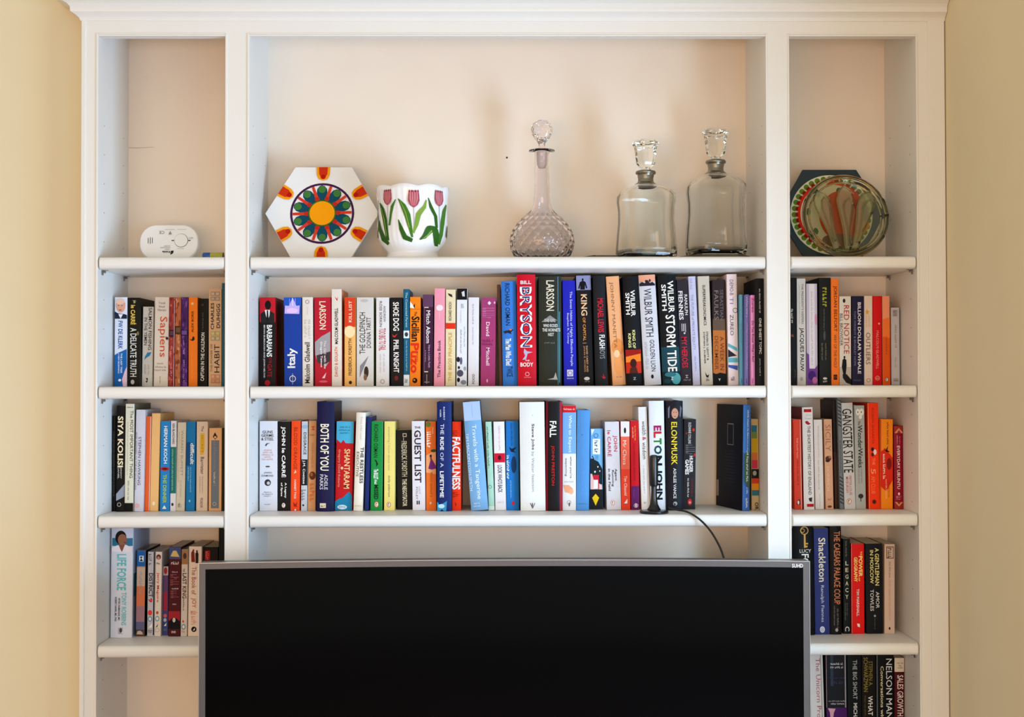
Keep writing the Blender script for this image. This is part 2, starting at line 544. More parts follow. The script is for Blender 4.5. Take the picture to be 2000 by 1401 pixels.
def make_book(row, b, i, n):
    H, hb, y0 = b['H'], b['hb'], b['rec']
    w = min(b['tr'] - b['tl'], b['br'] - b['bl'])
    tl, bl = b['tl'], b['bl']
    dx = tl - bl
    ang = math.atan2(dx, H)
    H = H / math.cos(ang)
    if abs(ang) < .002: ang = 0
    D = DEEP - y0 - .004
    if b['yaw']: D = .150
    if b['kind'] != 'book': D = min(D, .134)
    if b.get('back'): D = b['back']
    xo = 0.0
    px = bl
    if ang > 0: xo = -w; px = bl + w
    pos = i + 1
    if pos <= (n + 1) // 2: place = f"{ORD[pos - 1]} from left, {row.name}"
    else: place = f"{ORD[n - pos]} from right, {row.name}"
    isb = b['kind'] == 'book'
    root = empty('book' if isb else 'disc_case', (px, y0, row.z + .0004), f"{b['desc']}, {place}", 'book' if isb else 'disc case',
                 f"books on the {row.name}", rot=(0, ang, b['yaw']))
    # cover
    t = .0026 if hb else (.0009 if isb else .0012)
    B = (min(.004, w * .11) if hb else (.0006 if isb else 0.0))

    def bulge(u):
        q = (u - xo) / w
        return -B * (1 - (2 * q - 1) ** 2)
    m = 8
    if hb:
        outer = [(xo + w * k / m, bulge(xo + w * k / m)) for k in range(m + 1)]
    else:
        e = .0008
        outer = [(xo, e), (xo + e * .4, e * .3)] + [(xo + e + (w - 2 * e) * k / 4, bulge(xo + e + (w - 2 * e) * k / 4)) for k in range(5)] + [(xo + w - e * .4, e * .3), (xo + w, e)]
    prof = [(xo, D)] + outer + [(xo + w, D), (xo + w - t, D), (xo + w - t, t), (xo + t, t), (xo + t, D)]
    N = len(prof)
    V = [(x, y, 0) for x, y in prof] + [(x, y, H) for x, y in prof]
    fs = [(k, (k + 1) % N, N + (k + 1) % N, N + k) for k in range(N)]
    fs += [tuple(range(N))[::-1], tuple(range(N, 2 * N))]
    mi = [0] * len(fs)
    for k in range(N):
        if k == 0 or k == len(outer): mi[k] = 1
    mats = [card(b['col']), card(b['side'])]
    c = mesh_obj('cover', V, fs, mats, root, midx=mi, recalc=False)
    bm = bmesh.new(); bm.from_mesh(c.data)
    bmesh.ops.triangulate(bm, faces=[f for f in bm.faces if len(f.verts) > 4])
    bmesh.ops.recalc_face_normals(bm, faces=bm.faces)
    bm.to_mesh(c.data); bm.free()
    ins = .003 if hb else .0004
    if isb:
        G().box(xo + t + .0002, t + .0005, ins, xo + w - t - .0002, D - ins - .0006, H - ins).make('pages', PAGES, root)
    else:
        G().box(xo + t + .0002, t + .0005, .0003, xo + w - t - .0002, D - .001, H - .0003).make('tray', BLACKP, root)
    # print on the spine
    art, txt = Print(bulge), Print(bulge)
    sc, mpp = row.sc, b['mpp']
    base = row.base

    def U(cx, cy):
        q = (cy - b['yt']) / (base - b['yt'])
        xl = b['xt0'] + (b['xb0'] - b['xt0']) * q
        return xo + (cx - xl) / (b['xt1'] - b['xt0']) * w

    zs = H / (base - b['yt'])

    def Zl(cy): return max(.0003, min(H - .0003, (base - cy) * zs))
    eps = .0003
    cl = lambda u: max(xo + eps, min(xo + w - eps, u))
    for it in b['items']:
        k = it[0]
        if k in 'tuh' and len(k) == 1:
            _, s, ya, yb, xa, xb, col = it[:7]
            bold = it[7] if len(it) > 7 else .015
            ym = (ya + yb) / 2
            txt.text(text_geo(s, bold * .65), cl(U(xa, ym)), Zl(yb), cl(U(xb, ym)), Zl(ya), k, col)
        elif k in ('dt', 'du', 'dh'):
            _, ya, yb, xa, xb, col = it[:6]
            ym = (ya + yb) / 2
            L, hgt = (yb - ya, xb - xa) if k != 'dh' else (xb - xa, yb - ya)
            nch = max(3, L / max(hgt, 1) * 1.15)
            txt.text(dashes(nch, int(ya * 7 + xa)), cl(U(xa, ym)), Zl(yb), cl(U(xb, ym)), Zl(ya), k[1], col)
        elif k == 'band':          # whole width
            _, ya, yb, col = it
            art.rect(xo + eps, max(0, Zl(yb)), xo + w - eps, min(H, Zl(ya)), col)
        elif k == 'r':
            _, xa, ya, xb, yb, col = it
            ym = (ya + yb) / 2
            art.rect(cl(U(xa, ym)), Zl(yb), cl(U(xb, ym)), Zl(ya), col, 4)
        elif k == 'e':
            _, cx, cy, rx, ry, col = it
            ru, rz = rx * mpp, ry * zs
            art.poly([(cl(U(cx, cy) + ru * math.cos(q * PI / 10)), max(.0003, min(H - .0003, Zl(cy) + rz * math.sin(q * PI / 10)))) for q in range(20)], col)
        elif k == 'mottle':
            _, ya, yb, n_, cols = it
            rnd = random.Random(int(ya + b['xt0']))
            for q in range(n_):
                cu, cz = xo + w * rnd.random(), Zl(ya + (yb - ya) * rnd.random())
                ru, rz = w * rnd.uniform(.1, .3), w * rnd.uniform(.2, .7)
                a0 = rnd.random()
                art.poly([(cl(cu + ru * rnd.uniform(.7, 1.1) * math.cos(a0 + t_ * PI / 4)), max(.0003, min(H - .0003, cz + rz * rnd.uniform(.7, 1.1) * math.sin(a0 + t_ * PI / 4)))) for t_ in range(8)], rnd.choice(cols))
        elif k == 'o':
            _, cx, cy, r, col = it
            art.ring(U(cx, cy), Zl(cy), r * mpp * .8, r * mpp, col, 24)
        elif k == 'p':
            _, pts, col = it
            art.poly([(cl(U(x, y)), Zl(y)) for x, y in pts], col)
        elif k == 'side':          # print on the visible left board: (y0, y1, depth0, depth1)
            _, ya, yb, d0, d1, col = it
            G().add([(xo - .0002, d0 * D, Zl(yb)), (xo - .0002, d1 * D, Zl(yb)), (xo - .0002, d1 * D, Zl(ya)), (xo - .0002, d0 * D, Zl(ya))],
                    [(0, 1, 2, 3)]).make('cover_print', ink(col), root)
        elif k == 'rside':
            _, ya, yb, d0, d1, col = it
            x = xo + w + .0002
            G().add([(x, d0 * D, Zl(yb)), (x, d1 * D, Zl(yb)), (x, d1 * D, Zl(ya)), (x, d0 * D, Zl(ya))],
                    [(0, 1, 2, 3)]).make('cover_print', ink(col), root)
    art.make('spine_artwork', root)
    txt.make('title_lettering', root)
    return root


def penguin(cx, cy, r, bg='#e8702a', fg='#f2efe8'):
    """small oval imprint mark with a bird"""
    return [('e', cx, cy, r * .75, r, bg), ('e', cx, cy, r * .55, r * .8, fg), ('e', cx - r * .05, cy, r * .25, r * .62, '#222222'), ('e', cx + r * .02, cy + r * .1, r * .14, r * .4, fg)]


WH = '#efece6'
BK = '#17161a'

# ---------------- middle bay, upper book shelf (crop scale 5.389)
A = Row(490, 520, 5.389, 1262, SH[1], 1, 'upper middle shelf')
A.bk(95, 262, 330, 92, '#1c1719', 'black and red thick book showing a suited figure', [
    ('band', 330, 590, '#c3202f'), ('p', [(108, 600), (105, 500), (150, 470), (205, 470), (250, 500), (250, 600)], '#2b2829'),
    ('p', [(148, 462), (203, 462), (198, 520), (178, 575), (160, 520)], '#e8e4e2'), ('p', [(170, 465), (184, 465), (190, 580), (165, 580)], '#1a1718'),
    ('e', 182, 410, 32, 48, '#141112'), ('p', [(160, 590), (205, 590), (200, 630), (170, 630)], '#1c1719'),
    ('t', 'BARBARIANS', 620, 955, 168, 225, WH, .03), ('t', 'AT THE', 965, 1020, 190, 220, '#a5202c'), ('t', 'GATE', 1030, 1165, 175, 222, '#a5202c', .02),
    ('t', 'BRYAN BURROUGH AND JOHN HELYAR', 620, 1175, 130, 152, '#d8d2cc', .02), ('e', 175, 1228, 28, 30, '#b3202c')], side='#7a1420', hb=False)
A.bk(345, 530, 330, 352, '#1a479f', 'royal blue travel guide with lightning picture', [
    ('band', 330, 420, '#2a5fc0'), ('p', [(360, 415), (400, 420), (440, 335), (480, 420), (515, 415), (510, 505), (355, 500)], '#c7b6ee'),
    ('e', 435, 470, 60, 28, '#e6c6f0'), ('r', 436, 335, 442, 420, '#e8e6ff'), ('r', 465, 340, 470, 420, '#b9b4f0'), ('r', 405, 345, 409, 420, '#9fb4f4'),
    ('u', 'Italy', 862, 1072, 385, 492, WH, .035), ('o', 440, 1185, 34, WH), ('u', 'lonely planet', 1130, 1242, 434, 446, WH)], side='#5a2374')
A.bk(540, 652, 328, 543, '#e4dcd2', 'off-white paperback with one dark vertical name', [
    ('o', 594, 377, 20, '#8e2c3c'), ('dt', 430, 510, 592, 600, '#aaa5a2'), ('dt', 565, 740, 565, 592, '#c4b9b2'), ('dt', 565, 760, 605, 630, '#c4b9b2'),
    ('u', 'Malcolm Gladwell', 802, 1232, 568, 622, '#3b3236', .02)])
A.bk(665, 842, 330, 675, '#bf2039', 'crimson paperback with grey smoky middle', [
    ('p', [(675, 800), (745, 740), (838, 690), (838, 990), (790, 1060), (700, 1000), (678, 930)], '#a7a3a6'),
    ('p', [(690, 940), (838, 900), (838, 1000), (760, 1050), (700, 1010)], '#4a3f42'),
    ('t', 'LARSSON', 372, 668, 722, 792, '#efe2c4', .02), ('t', 'The Girl with the', 785, 1080, 770, 795, '#f0dede'), ('t', 'Dragon Tattoo', 800, 1065, 728, 755, '#f4eeee', .02),
    ('p', [(750, 1180), (795, 1120), (780, 1180)], '#f0d0d0'), ('e', 765, 1215, 45, 12, '#e06a78')])
A.bk(847, 955, 243, 850, '#e4dbd0', 'cream paperback with black and red names', [
    ('p', [(880, 320), (905, 345), (918, 318), (908, 370), (893, 345)], '#d8432c'), ('u', 'MALCOLM GLADWELL', 443, 820, 882, 917, '#1d1a1c', .025),
    ('u', 'DAVID & GOLIATH', 852, 1162, 882, 915, '#d8654a')], side='#e08a5a')
A.bk(985, 1102, 330, 985, '#efb970', 'orange thriller paperback with sunset band', [
    ('band', 330, 640, '#dc4a28'), ('e', 1040, 690, 56, 62, '#f3dcb0'), ('e', 1070, 690, 10, 14, '#c8926a'),
    ('u', 'KILL LIST', 365, 590, 1030, 1062, '#f6e0c8', .02), ('u', 'FREDERICK FORSYTH', 765, 1150, 1028, 1062, '#5a4028', .015), ('e', 1048, 1225, 16, 18, '#2b241e')])
A.bk(1112, 1292, 330, 1112, '#d8d4cf', 'pale grey novel with handwritten black title', [
    ('u', 'THE GOLDFINCH', 488, 925, 1145, 1205, '#26242a', .0), ('u', 'DONNA TARTT', 540, 862, 1218, 1265, '#3a383d', .0),
    ('p', [(1240, 945), (1145, 1175), (1150, 1050)], '#8d8b92'), ('e', 1215, 1115, 24, 60, '#3f352c'), ('e', 1205, 1170, 18, 34, '#8c6a52'),
    ('e', 1195, 365, 40, 16, '#c2bdb9')], side='#8f9c52')
A.bk(1318, 1455, 330, 1318, '#e2dfdd', 'white paperback with red striped capitals', [
    ('t', 'ANDREW', 418, 590, 1395, 1420, '#8a8488'), ('t', 'ROSS SORKIN', 370, 640, 1355, 1382, '#77727a'), ('t', 'TOO BIG TO FAIL', 655, 890, 1348, 1420, '#c65864', .02),
    ('dt', 925, 1110, 1395, 1412, '#b9b4b6'), ('dt', 925, 1125, 1358, 1375, '#c2bdbf'), ('o', 1385, 1215, 22, '#8c4a34')])
A.frame(740)
A.bk(118, 250, 332, 128, '#1d1a1c', 'black paperback with red swoosh between white words', [
    ('t', 'SHOE DOG', 380, 682, 150, 213, WH, .03), ('p', [(142, 715), (160, 738), (200, 710), (170, 752), (148, 745)], '#d03a3c'),
    ('t', 'PHIL KNIGHT', 778, 1122, 155, 212, WH, .03), ('e', 185, 1180, 20, 26, '#7c2c2c')])
A.bk(255, 322, 242, 258, '#1c6684', 'thin tall teal book', [
    ('t', 'The Connected Parent', 275, 645, 280, 304, '#a9d6dc'), ('band', 680, 760, '#dfe6e4'), ('e', 290, 720, 18, 24, '#3a4a52'),
    ('dt', 785, 1105, 285, 300, '#a9ccd6'), ('band', 1145, 1262, '#e6e8e8'), ('dh', 1180, 1230, 272, 300, '#4a6a80')])
A.bk(325, 440, 325, 322, '#f28c1e', 'bright orange novel with black and red lettering', [
    ('p', [(326, 440), (326, 370), (350, 400), (372, 445)], '#f4ece0'), ('r', 322, 452, 440, 456, '#b8601a'), ('p', [(360, 420), (380, 395), (376, 445)], '#1d1612'),
    ('t', 'The', 478, 525, 372, 400, '#2a1408'), ('t', 'Sicilian', 530, 795, 342, 428, '#1f130c', .035), ('t', 'MARIO', 895, 1010, 395, 414, '#d8401c'),
    ('t', 'Puzo', 812, 1128, 332, 422, '#e2341c', .045), ('e', 378, 1205, 26, 28, '#231812'), ('e', 372, 1200, 10, 9, '#f28c1e')])
A.bk(462, 572, 300, 458, '#46223f', 'dark purple book with white spine corner marks', [
    ('band', 300, 430, '#6b4766'), ('band', 1105, 1262, '#3c2630'), ('r', 478, 432, 524, 440, '#e4d8c4'), ('r', 478, 1108, 518, 1118, '#e4d8c4'), ('r', 478, 440, 482, 1108, '#8f6f88'),
    ('t', 'Mitch Albom', 468, 812, 498, 540, '#f0e8ea', .015), ('t', 'Have a Little Faith', 832, 1070, 520, 540, '#c8a8c4'), ('t', 'A True Story', 885, 1010, 484, 496, '#c8a8c4'),
    ('r', 500, 1140, 508, 1240, '#a08c90'), ('dh', 1215, 1228, 478, 540, '#c0b0b0')])
A.bk(585, 697, 235, 578, '#eda0b2', 'baby pink tall paperback', [
    ('e', 640, 440, 36, 32, '#f7dfe2'), ('u', 'The Practice Book', 782, 1176, 618, 650, '#3a2833', .015), ('r', 636, 480, 641, 560, '#f4c4ce')])
A.bk(705, 808, 248, 700, '#e6d9b5', 'cream paperback crossed by a red band', [
    ('p', [(725, 285), (770, 300), (775, 330), (740, 315)], '#3c342e'), ('u', 'RICHARD KOCH', 380, 575, 735, 765, '#4b4234', .02), ('band', 600, 662, '#e03a1e'),
    ('u', 'THE 80/20 PRINCIPLE', 700, 1215, 732, 768, '#d2a83c', .02)])
A.bk(820, 930, 235, 815, '#e4e5e9', 'white paperback with black top block', [
    ('band', 235, 355, '#171416'), ('p', [(870, 275), (900, 260), (905, 320), (880, 320)], '#d8d4d4'), ('dt', 400, 440, 865, 905, '#9a9aa6'),
    ('dt', 470, 600, 860, 868, '#9a9aa6'), ('dt', 640, 850, 895, 912, '#a8a8b2'), ('dt', 670, 920, 858, 875, '#8f90a0'),
    ('e', 835, 985, 18, 28, '#23202a'), ('e', 865, 1000, 14, 40, '#6a6f86'), ('e', 842, 1070, 12, 16, '#2c2a36'), ('e', 905, 1080, 14, 22, '#a9abb8'),
    ('e', 855, 1130, 34, 36, '#57586a'), ('e', 838, 1200, 16, 24, '#1c1a22'), ('e', 890, 1225, 30, 24, '#8c8fa0')])
A.bk(942, 1055, 330, 938, '#e3e1e6', 'plain white paperback with fine grey title', [
    ('dt', 400, 610, 984, 1002, '#a3a0aa'), ('dt', 645, 830, 984, 1000, '#b0acb6'), ('u', 'FOOD', 1138, 1242, 982, 1008, '#4c4850', .015)])
A.bk(1078, 1232, 335, 1070, '#ac4378', 'mauve pink paperback with white name', [
    ('band', 335, 560, '#a5487a'), ('p', [(1145, 390), (1162, 368), (1182, 390), (1162, 412)], '#eddbe4'), ('e', 1218, 385, 8, 12, '#e8c4d6'),
    ('dt', 440, 550, 1090, 1215, '#c06a96'), ('t', 'David', 590, 738, 1128, 1165, '#f2dbe6', .01), ('dh', 770, 800, 1092, 1205, '#7e2c58'), ('dh', 808, 835, 1092, 1205, '#7e2c58'),
    ('t', 'Mitchell', 862, 1048, 1128, 1165, '#f2dbe6', .01), ('e', 1140, 1210, 8, 18, '#e0b4ca')])
A.bk(1242, 1280, 195, 1268, '#7a5650', 'narrow brown book leaning beside the sky-blue one', [], rec=.118)
A.bk(1285, 1440, 160, 1305, '#3f82d0', 'sky blue hardback with navy and white lettering', [
    ('t', 'RICHARD OSMAN', 185, 628, 1330, 1378, '#1c2c56', .01), ('p', [(1310, 690), (1350, 680), (1420, 670), (1390, 700), (1395, 720), (1350, 705), (1325, 715)], '#2c2c48'),
    ('e', 1385, 672, 14, 9, '#d87a5a'), ('t', 'The Man Who Died', 765, 1048, 1332, 1392, '#f2f2ee', .03), ('t', 'TWICE', 1058, 1168, 1345, 1408, '#24406e', .03)], hb=True, rec=.100)
A.frame(970)
A.bk(212, 405, 90, 225, '#cf1130', 'large scarlet hardback with bold outlined white capitals', [
    ('h', 'BILL', 155, 192, 250, 362, '#f3e6e6', .03), ('t', 'BRYSON', 220, 860, 245, 372, '#f6f2ee', .045), ('t', 'BRYSON', 225, 855, 268, 350, '#2c3a78', .0),
    ('p', [(290, 870), (320, 900), (380, 910), (325, 925), (310, 985), (270, 990), (300, 950), (285, 910)], '#b8b4cc'), ('p', [(285, 905), (300, 915), (300, 950)], '#4a5aa8'),
    ('h', 'THE', 990, 1005, 300, 345, WH), ('h', 'BODY', 1018, 1062, 250, 385, WH, .035), ('o', 322, 1140, 22, '#f0d0d4'), ('dh', 1168, 1178, 290, 360, '#f0c0c8')], hb=True, side='#e8c8c8')
A.bk(442, 680, 108, 445, '#34382f', 'glossy dark grey thick book with cream surname', [
    ('p', [(560, 520), (470, 590), (500, 590), (640, 575)], '#8f8f8c'), ('t', 'LARSSON', 152, 472, 520, 604, '#e8dfcb', .02),
    ('h', 'THE GIRL', 558, 592, 500, 620, '#c9cac6', .02), ('h', 'WHO KICKED', 612, 645, 490, 640, '#dfe0dc', .03), ('h', 'THE HORNETS', 658, 692, 480, 668, '#dfe0dc', .03),
    ('h', 'NEST', 706, 740, 540, 602, '#d0d1cc', .03), ('dh', 800, 818, 500, 620, '#84857e'), ('r', 640, 110, 650, 1255, '#5f7e86'), ('r', 655, 480, 666, 1230, '#4f8f98'),  # the two teal strips are painted highlights on the shiny spine
    ('p', [(535, 1195), (600, 1180), (620, 1120), (640, 1200)], '#b8bab2')], hb=True, rec=.095)
A.bk(690, 825, 152, 708, '#262bb8', 'vivid ultramarine paperback with fine white lettering', [
    ('t', 'The Seven Habits of Highly Effective People', 268, 1055, 768, 800, '#d6d8f4', .01), ('t', 'Stephen R. Covey', 495, 822, 738, 762, '#d6d8f4', .01),
    ('r', 742, 1095, 805, 1165, '#dcdcf0'), ('o', 773, 1130, 24, '#3036a8'), ('dh', 1172, 1192, 742, 805, '#c8c8ee')])
A.bk(835, 990, 100, 868, '#1a191c', 'black book with lilac picture of a suited figure', [
    ('band', 100, 255, '#9294b8'), ('p', [(858, 238), (875, 170), (895, 160), (915, 158), (935, 170), (955, 235), (940, 238), (930, 200), (928, 250), (880, 250), (880, 205), (872, 240)], '#15141a'),
    ('e', 905, 145, 10, 14, '#17161c'), ('t', 'KING', 300, 525, 888, 952, '#e8c49c', .03), ('t', 'OF CAPITAL', 545, 792, 908, 938, '#d8964e', .02),
    ('r', 905, 812, 945, 818, '#b08a5a'), ('t', 'DAVID CAREY AND', 845, 1120, 943, 962, '#d8a878', .01), ('t', 'JOHN E. MORRIS', 845, 1120, 915, 934, '#c89868', .01),
    ('e', 950, 1190, 30, 18, '#d8d4ce'), ('dh', 1212, 1226, 928, 980, '#a8a49e')])
A.bk(1012, 1140, 105, 1040, '#22262b', 'slim charcoal hardback with red and white capitals', [
    ('t', 'MICHAEL LEWIS', 342, 702, 1062, 1124, '#cf2740', .03), ('t', 'FLASH', 728, 868, 1080, 1138, '#eceae6', .03), ('t', 'BOYS', 872, 980, 1084, 1140, '#8c9294', .02),
    ('p', [(1098, 1160), (1120, 1175), (1118, 1135), (1135, 1170), (1150, 1180), (1125, 1195)], '#c8283c')], hb=True, rec=.100)
A.bk(1148, 1288, 112, 1222, '#eeb384', 'pale peach book leaning with a sandy picture', [
    ('t', 'JOHNNY MANETTA', 172, 872, 1205, 1248, '#96704f', .0), ('e', 1275, 860, 62, 90, '#e89a58'), ('e', 1290, 1050, 50, 120, '#f2a868'), ('e', 1265, 930, 30, 40, '#f6cfa6'), ('dh', 1165, 1180, 1262, 1320, '#c06a48')])
A.frame(1220)
A.bk(-22, 142, 110, 20, '#14161d', 'black thriller with a red sunset and white capitals', [
    ('t', 'WILBUR', 258, 535, 60, 108, WH, .03), ('t', 'SMITH', 285, 515, 8, 52, WH, .03), ('t', 'KING OF', 680, 872, 80, 112, '#e4e0a0', .03), ('t', 'KINGS', 715, 865, 36, 66, '#e4e0a0', .03),
    ('band', 885, 1135, '#cf3a1a'), ('p', [(10, 885), (160, 885), (165, 940), (8, 960)], '#a01c14'), ('p', [(8, 960), (165, 930), (170, 1010), (12, 1020)], '#ef8a2c'),
    ('e', 90, 1030, 34, 48, '#43201a'), ('p', [(60, 1075), (120, 1070), (140, 1135), (50, 1135)], '#5a2a1e'), ('h', 'Z', 1178, 1205, 88, 118, '#c8ccd4', .02)], hb=True, rec=.098)
A.bk(145, 318, 98, 212, '#d3d4db', 'pale silver thriller with dark capitals', [
    ('band', 98, 170, '#eaa98c'), ('p', [(150, 190), (180, 170), (210, 185), (240, 150), (262, 185), (290, 175), (318, 200), (318, 215), (150, 215)], '#33232c'), ('e', 225, 165, 14, 14, '#33232c'), ('e', 262, 160, 10, 16, '#33232c'),
    ('t', 'WILBUR SMITH', 245, 752, 212, 290, '#26242c', .0), ('t', 'GOLDEN LION', 785, 1118, 270, 318, '#2c2a32', .0), ('dt', 810, 1080, 222, 252, '#b9bac2'), ('e', 290, 1172, 14, 22, '#24222a')], hb=True, rec=.098)
A.bk(345, 536, 98, 402, '#131a20', 'black to teal thriller with large white capitals', [
    ('band', 860, 1130, '#1d4c58'), ('band', 1120, 1262, '#123038'), ('e', 540, 1195, 48, 62, '#5fb0ba'), ('e', 480, 1150, 60, 26, '#3e7f8a'), ('e', 450, 1220, 40, 24, '#1f4a52'),
    ('t', 'WILBUR', 162, 500, 452, 515, WH, .03), ('t', 'SMITH', 198, 475, 388, 436, WH, .03), ('t', 'STORM TIDE', 522, 1120, 440, 538, WH, .025), ('h', 'Z', 1175, 1208, 485, 512, '#dfe6e6', .02)], hb=True, rec=.098)
A.bk(545, 662, 148, 592, '#38313a', 'plum grey book with white and red capitals', [
    ('t', 'RANULPH', 305, 520, 630, 662, '#eeeaea', .01), ('t', 'FIENNES', 265, 570, 568, 614, '#eeeaea', .03), ('r', 598, 610, 608, 690, '#b8b0b4'), ('r', 616, 612, 626, 690, '#c8c0c4'), ('r', 634, 610, 644, 700, '#b8b0b4'), ('e', 630, 712, 10, 10, '#d8d0d4'),
    ('t', 'MY HEROES', 752, 1078, 600, 660, '#d42c48', .02), ('u', 'H', 1155, 1185, 640, 668, '#d8d4d4', .01), ('dh', 1195, 1215, 622, 688, '#a8a2a6')])
A.bk(668, 745, 110, 720, '#cbcbe4', 'slim lavender book with pale lettering', [
    ('dt', 135, 235, 685, 712, '#b0aecb'), ('t', 'THE FUTURE of PRIVATE EQUITY', 300, 890, 704, 734, '#9391b4', .0), ('dt', 955, 1115, 738, 756, '#9c9abb')])
A.bk(768, 892, 108, 810, '#d1c9ba', 'stone grey paperback with small black capitals', [
    ('t', 'SUPERFREAKONOMICS', 202, 630, 826, 856, '#1b191c', .02), ('t', 'STEVEN D. LEVITT &', 695, 1000, 862, 884, '#26242a', .02), ('t', 'STEPHEN J. DUBNER', 698, 1035, 828, 850, '#26242a', .02),
    ('p', [(845, 1120), (870, 1160), (892, 1150), (880, 1185), (860, 1175)], '#1b191c'), ('dh', 1190, 1218, 858, 888, '#6a6664')])
A.bk(918, 1056, 145, 930, '#3a2e30', 'brown and black literary paperback', [
    ('band', 560, 700, '#6d5a4c'), ('band', 680, 1140, '#c17a3e'), ('p', [(930, 1130), (960, 1145), (1000, 1128), (1065, 1140), (1066, 1262), (930, 1262)], '#121012'),
    ('t', 'SEBASTIAN', 250, 572, 1002, 1036, '#7d6f6c', .0), ('t', 'FAULKS', 258, 568, 940, 985, '#8f817c', .0), ('t', 'A WEEK IN', 745, 1102, 1002, 1044, '#7c3f18', .01), ('t', 'DECEMBER', 742, 1098, 946, 984, '#86491f', .01),
    ('h', 'Y', 1190, 1215, 982, 1012, WH, .02)])
A.bk(1072, 1190, 85, 1094, '#efdcdc', 'pale pink tall book with scrawled title and teal stripes', [
    ('t', 'DEMO-B', 145, 310, 1108, 1150, '#6a5a68', .0), ('t', 'TI', 330, 400, 1108, 1150, '#8c7fa8', .0), ('o', 1172, 470, 26, '#2c2830'), ('t', 'ZUREO', 515, 735, 1112, 1152, '#3c3844', .0),
    ('p', [(1086, 815), (1190, 865), (1196, 905), (1088, 850)], '#6fb4bc'), ('p', [(1088, 880), (1190, 950), (1088, 965)], '#352c36'), ('p', [(1088, 970), (1198, 975), (1200, 1020), (1092, 1020)], '#6ab2be'), ('p', [(1090, 1045), (1200, 1055), (1198, 1105), (1092, 1070)], '#4a62b0'),
    ('dh', 1168, 1212, 1122, 1162, '#5c5866')], rec=.098)
A.bk(1200, 1252, 300, 1205, '#78bcd6', 'thin light blue booklet', [('dt', 330, 560, 1214, 1234, '#9fd8cc'), ('dt', 600, 820, 1216, 1232, '#5aa2be'), ('dt', 1190, 1235, 1220, 1240, '#20506a')], rec=.082, back=.13)
A.bk(1262, 1316, 300, 1258, '#8a88c8', 'thin violet booklet', [('dt', 325, 540, 1275, 1300, '#cfcdf0'), ('dt', 600, 1090, 1278, 1298, '#b6b4e2'), ('dt', 1190, 1235, 1272, 1292, '#3a3870')], rec=.060, back=.13)
A.bk(1322, 1372, 305, 1326, '#e99dd0', 'thin bright pink booklet', [('t', 'Zureo', 330, 490, 1332, 1362, '#9c2a64', .01), ('t', 'Do You Know What I Am?', 580, 1015, 1334, 1362, '#6d1c48', .02), ('dt', 1190, 1235, 1336, 1356, '#8a2858')], rec=.042, back=.13)
A.bk(1382, 1468, 130, 1391, '#151516', 'matt black paperback with small white capitals', [
    ('dt', 240, 490, 1416, 1434, '#cfcbc6'), ('t', 'ONE SHEET TOPIC', 550, 930, 1416, 1444, '#e8e4de', .02), ('dt', 980, 1165, 1420, 1436, '#b9b5b0')], rec=.028, back=.150)
build_row(A)

# ---------------- middle bay, lower book shelf
B_ = Row(490, 770, 5.389, 1233, SH[2], 1, 'lower middle shelf')
B_.bk(92, 280, 285, 90, '#dcdbe0', 'thick white paperback with small centred lines', [
    ('h', 'GUNS', 385, 415, 125, 232, '#2c2a2e', .01), ('h', 'GERMS', 422, 452, 112, 240, '#2c2a2e', .01), ('h', '& STEEL', 460, 490, 112, 242, '#2c2a2e', .01),
    ('p', [(140, 550), (165, 520), (205, 515), (175, 530), (160, 552), (150, 540)], '#55504e'), ('dh', 580, 600, 140, 215, '#d8a8a0'), ('dh', 606, 624, 130, 228, '#d8a8a0'), ('dh', 630, 650, 122, 235, '#d8a8a0'),
    ('dh', 655, 672, 145, 212, '#d8a8a0'), ('dh', 678, 696, 120, 235, '#d8a8a0'), ('e', 178, 765, 24, 8, '#55504e'), ('h', 'JARED', 822, 842, 140, 222, '#5c5860', .01), ('h', 'DIAMOND', 852, 872, 115, 240, '#5c5860', .01),
    ('e', 178, 935, 33, 35, '#3c383c'), ('e', 185, 940, 17, 18, '#c8c4c8'), ('dh', 1028, 1042, 140, 212, '#8a868c'), ('dh', 1048, 1062, 120, 232, '#8a868c'), ('dh', 1068, 1082, 140, 210, '#8a868c'), ('dh', 1158, 1168, 145, 205, '#5c5860')])
B_.bk(285, 418, 290, 282, '#161618', 'black paperback with bold white vertical name', [
    ('t', 'JOHN le CARRÉ', 342, 880, 315, 374, WH, .035), ('t', 'A Legacy', 935, 1098, 352, 378, WH, .03), ('t', 'of Spies', 935, 1080, 312, 336, WH, .03)] + penguin(345, 1175, 26, '#d8b8a4'))
B_.bk(427, 524, 283, 415, '#ef5320', 'flame orange paperback with a white subtitle', [
    ('t', 'BLOOD ORANGE', 352, 795, 452, 488, '#9c3a18', .0), ('p', [(470, 800), (450, 840), (480, 830)], '#f8c8a8'), ('t', 'HARRIET TYCE', 905, 1105, 455, 476, '#f8e4d4', .02),
    ('p', [(445, 1140), (468, 1165), (492, 1135), (480, 1180), (492, 1192), (452, 1188)], '#a02c10'), ('r', 460, 1215, 475, 1233, '#f8e4d4')])
B_.bk(534, 600, 288, 527, '#c6cbd0', 'slim grey and black paperback with white signature lettering', [
    ('e', 570, 345, 30, 20, '#9fb8cc'), ('t', 'DISGRACE', 405, 640, 556, 584, '#3c3a3e', .01), ('band', 690, 965, '#26242a'), ('t', 'J.M. Coetzee', 700, 950, 540, 572, WH, .02), ('dt', 1010, 1130, 532, 580, '#8c8a8c'), ('e', 552, 1175, 10, 10, '#2c2a2e')])
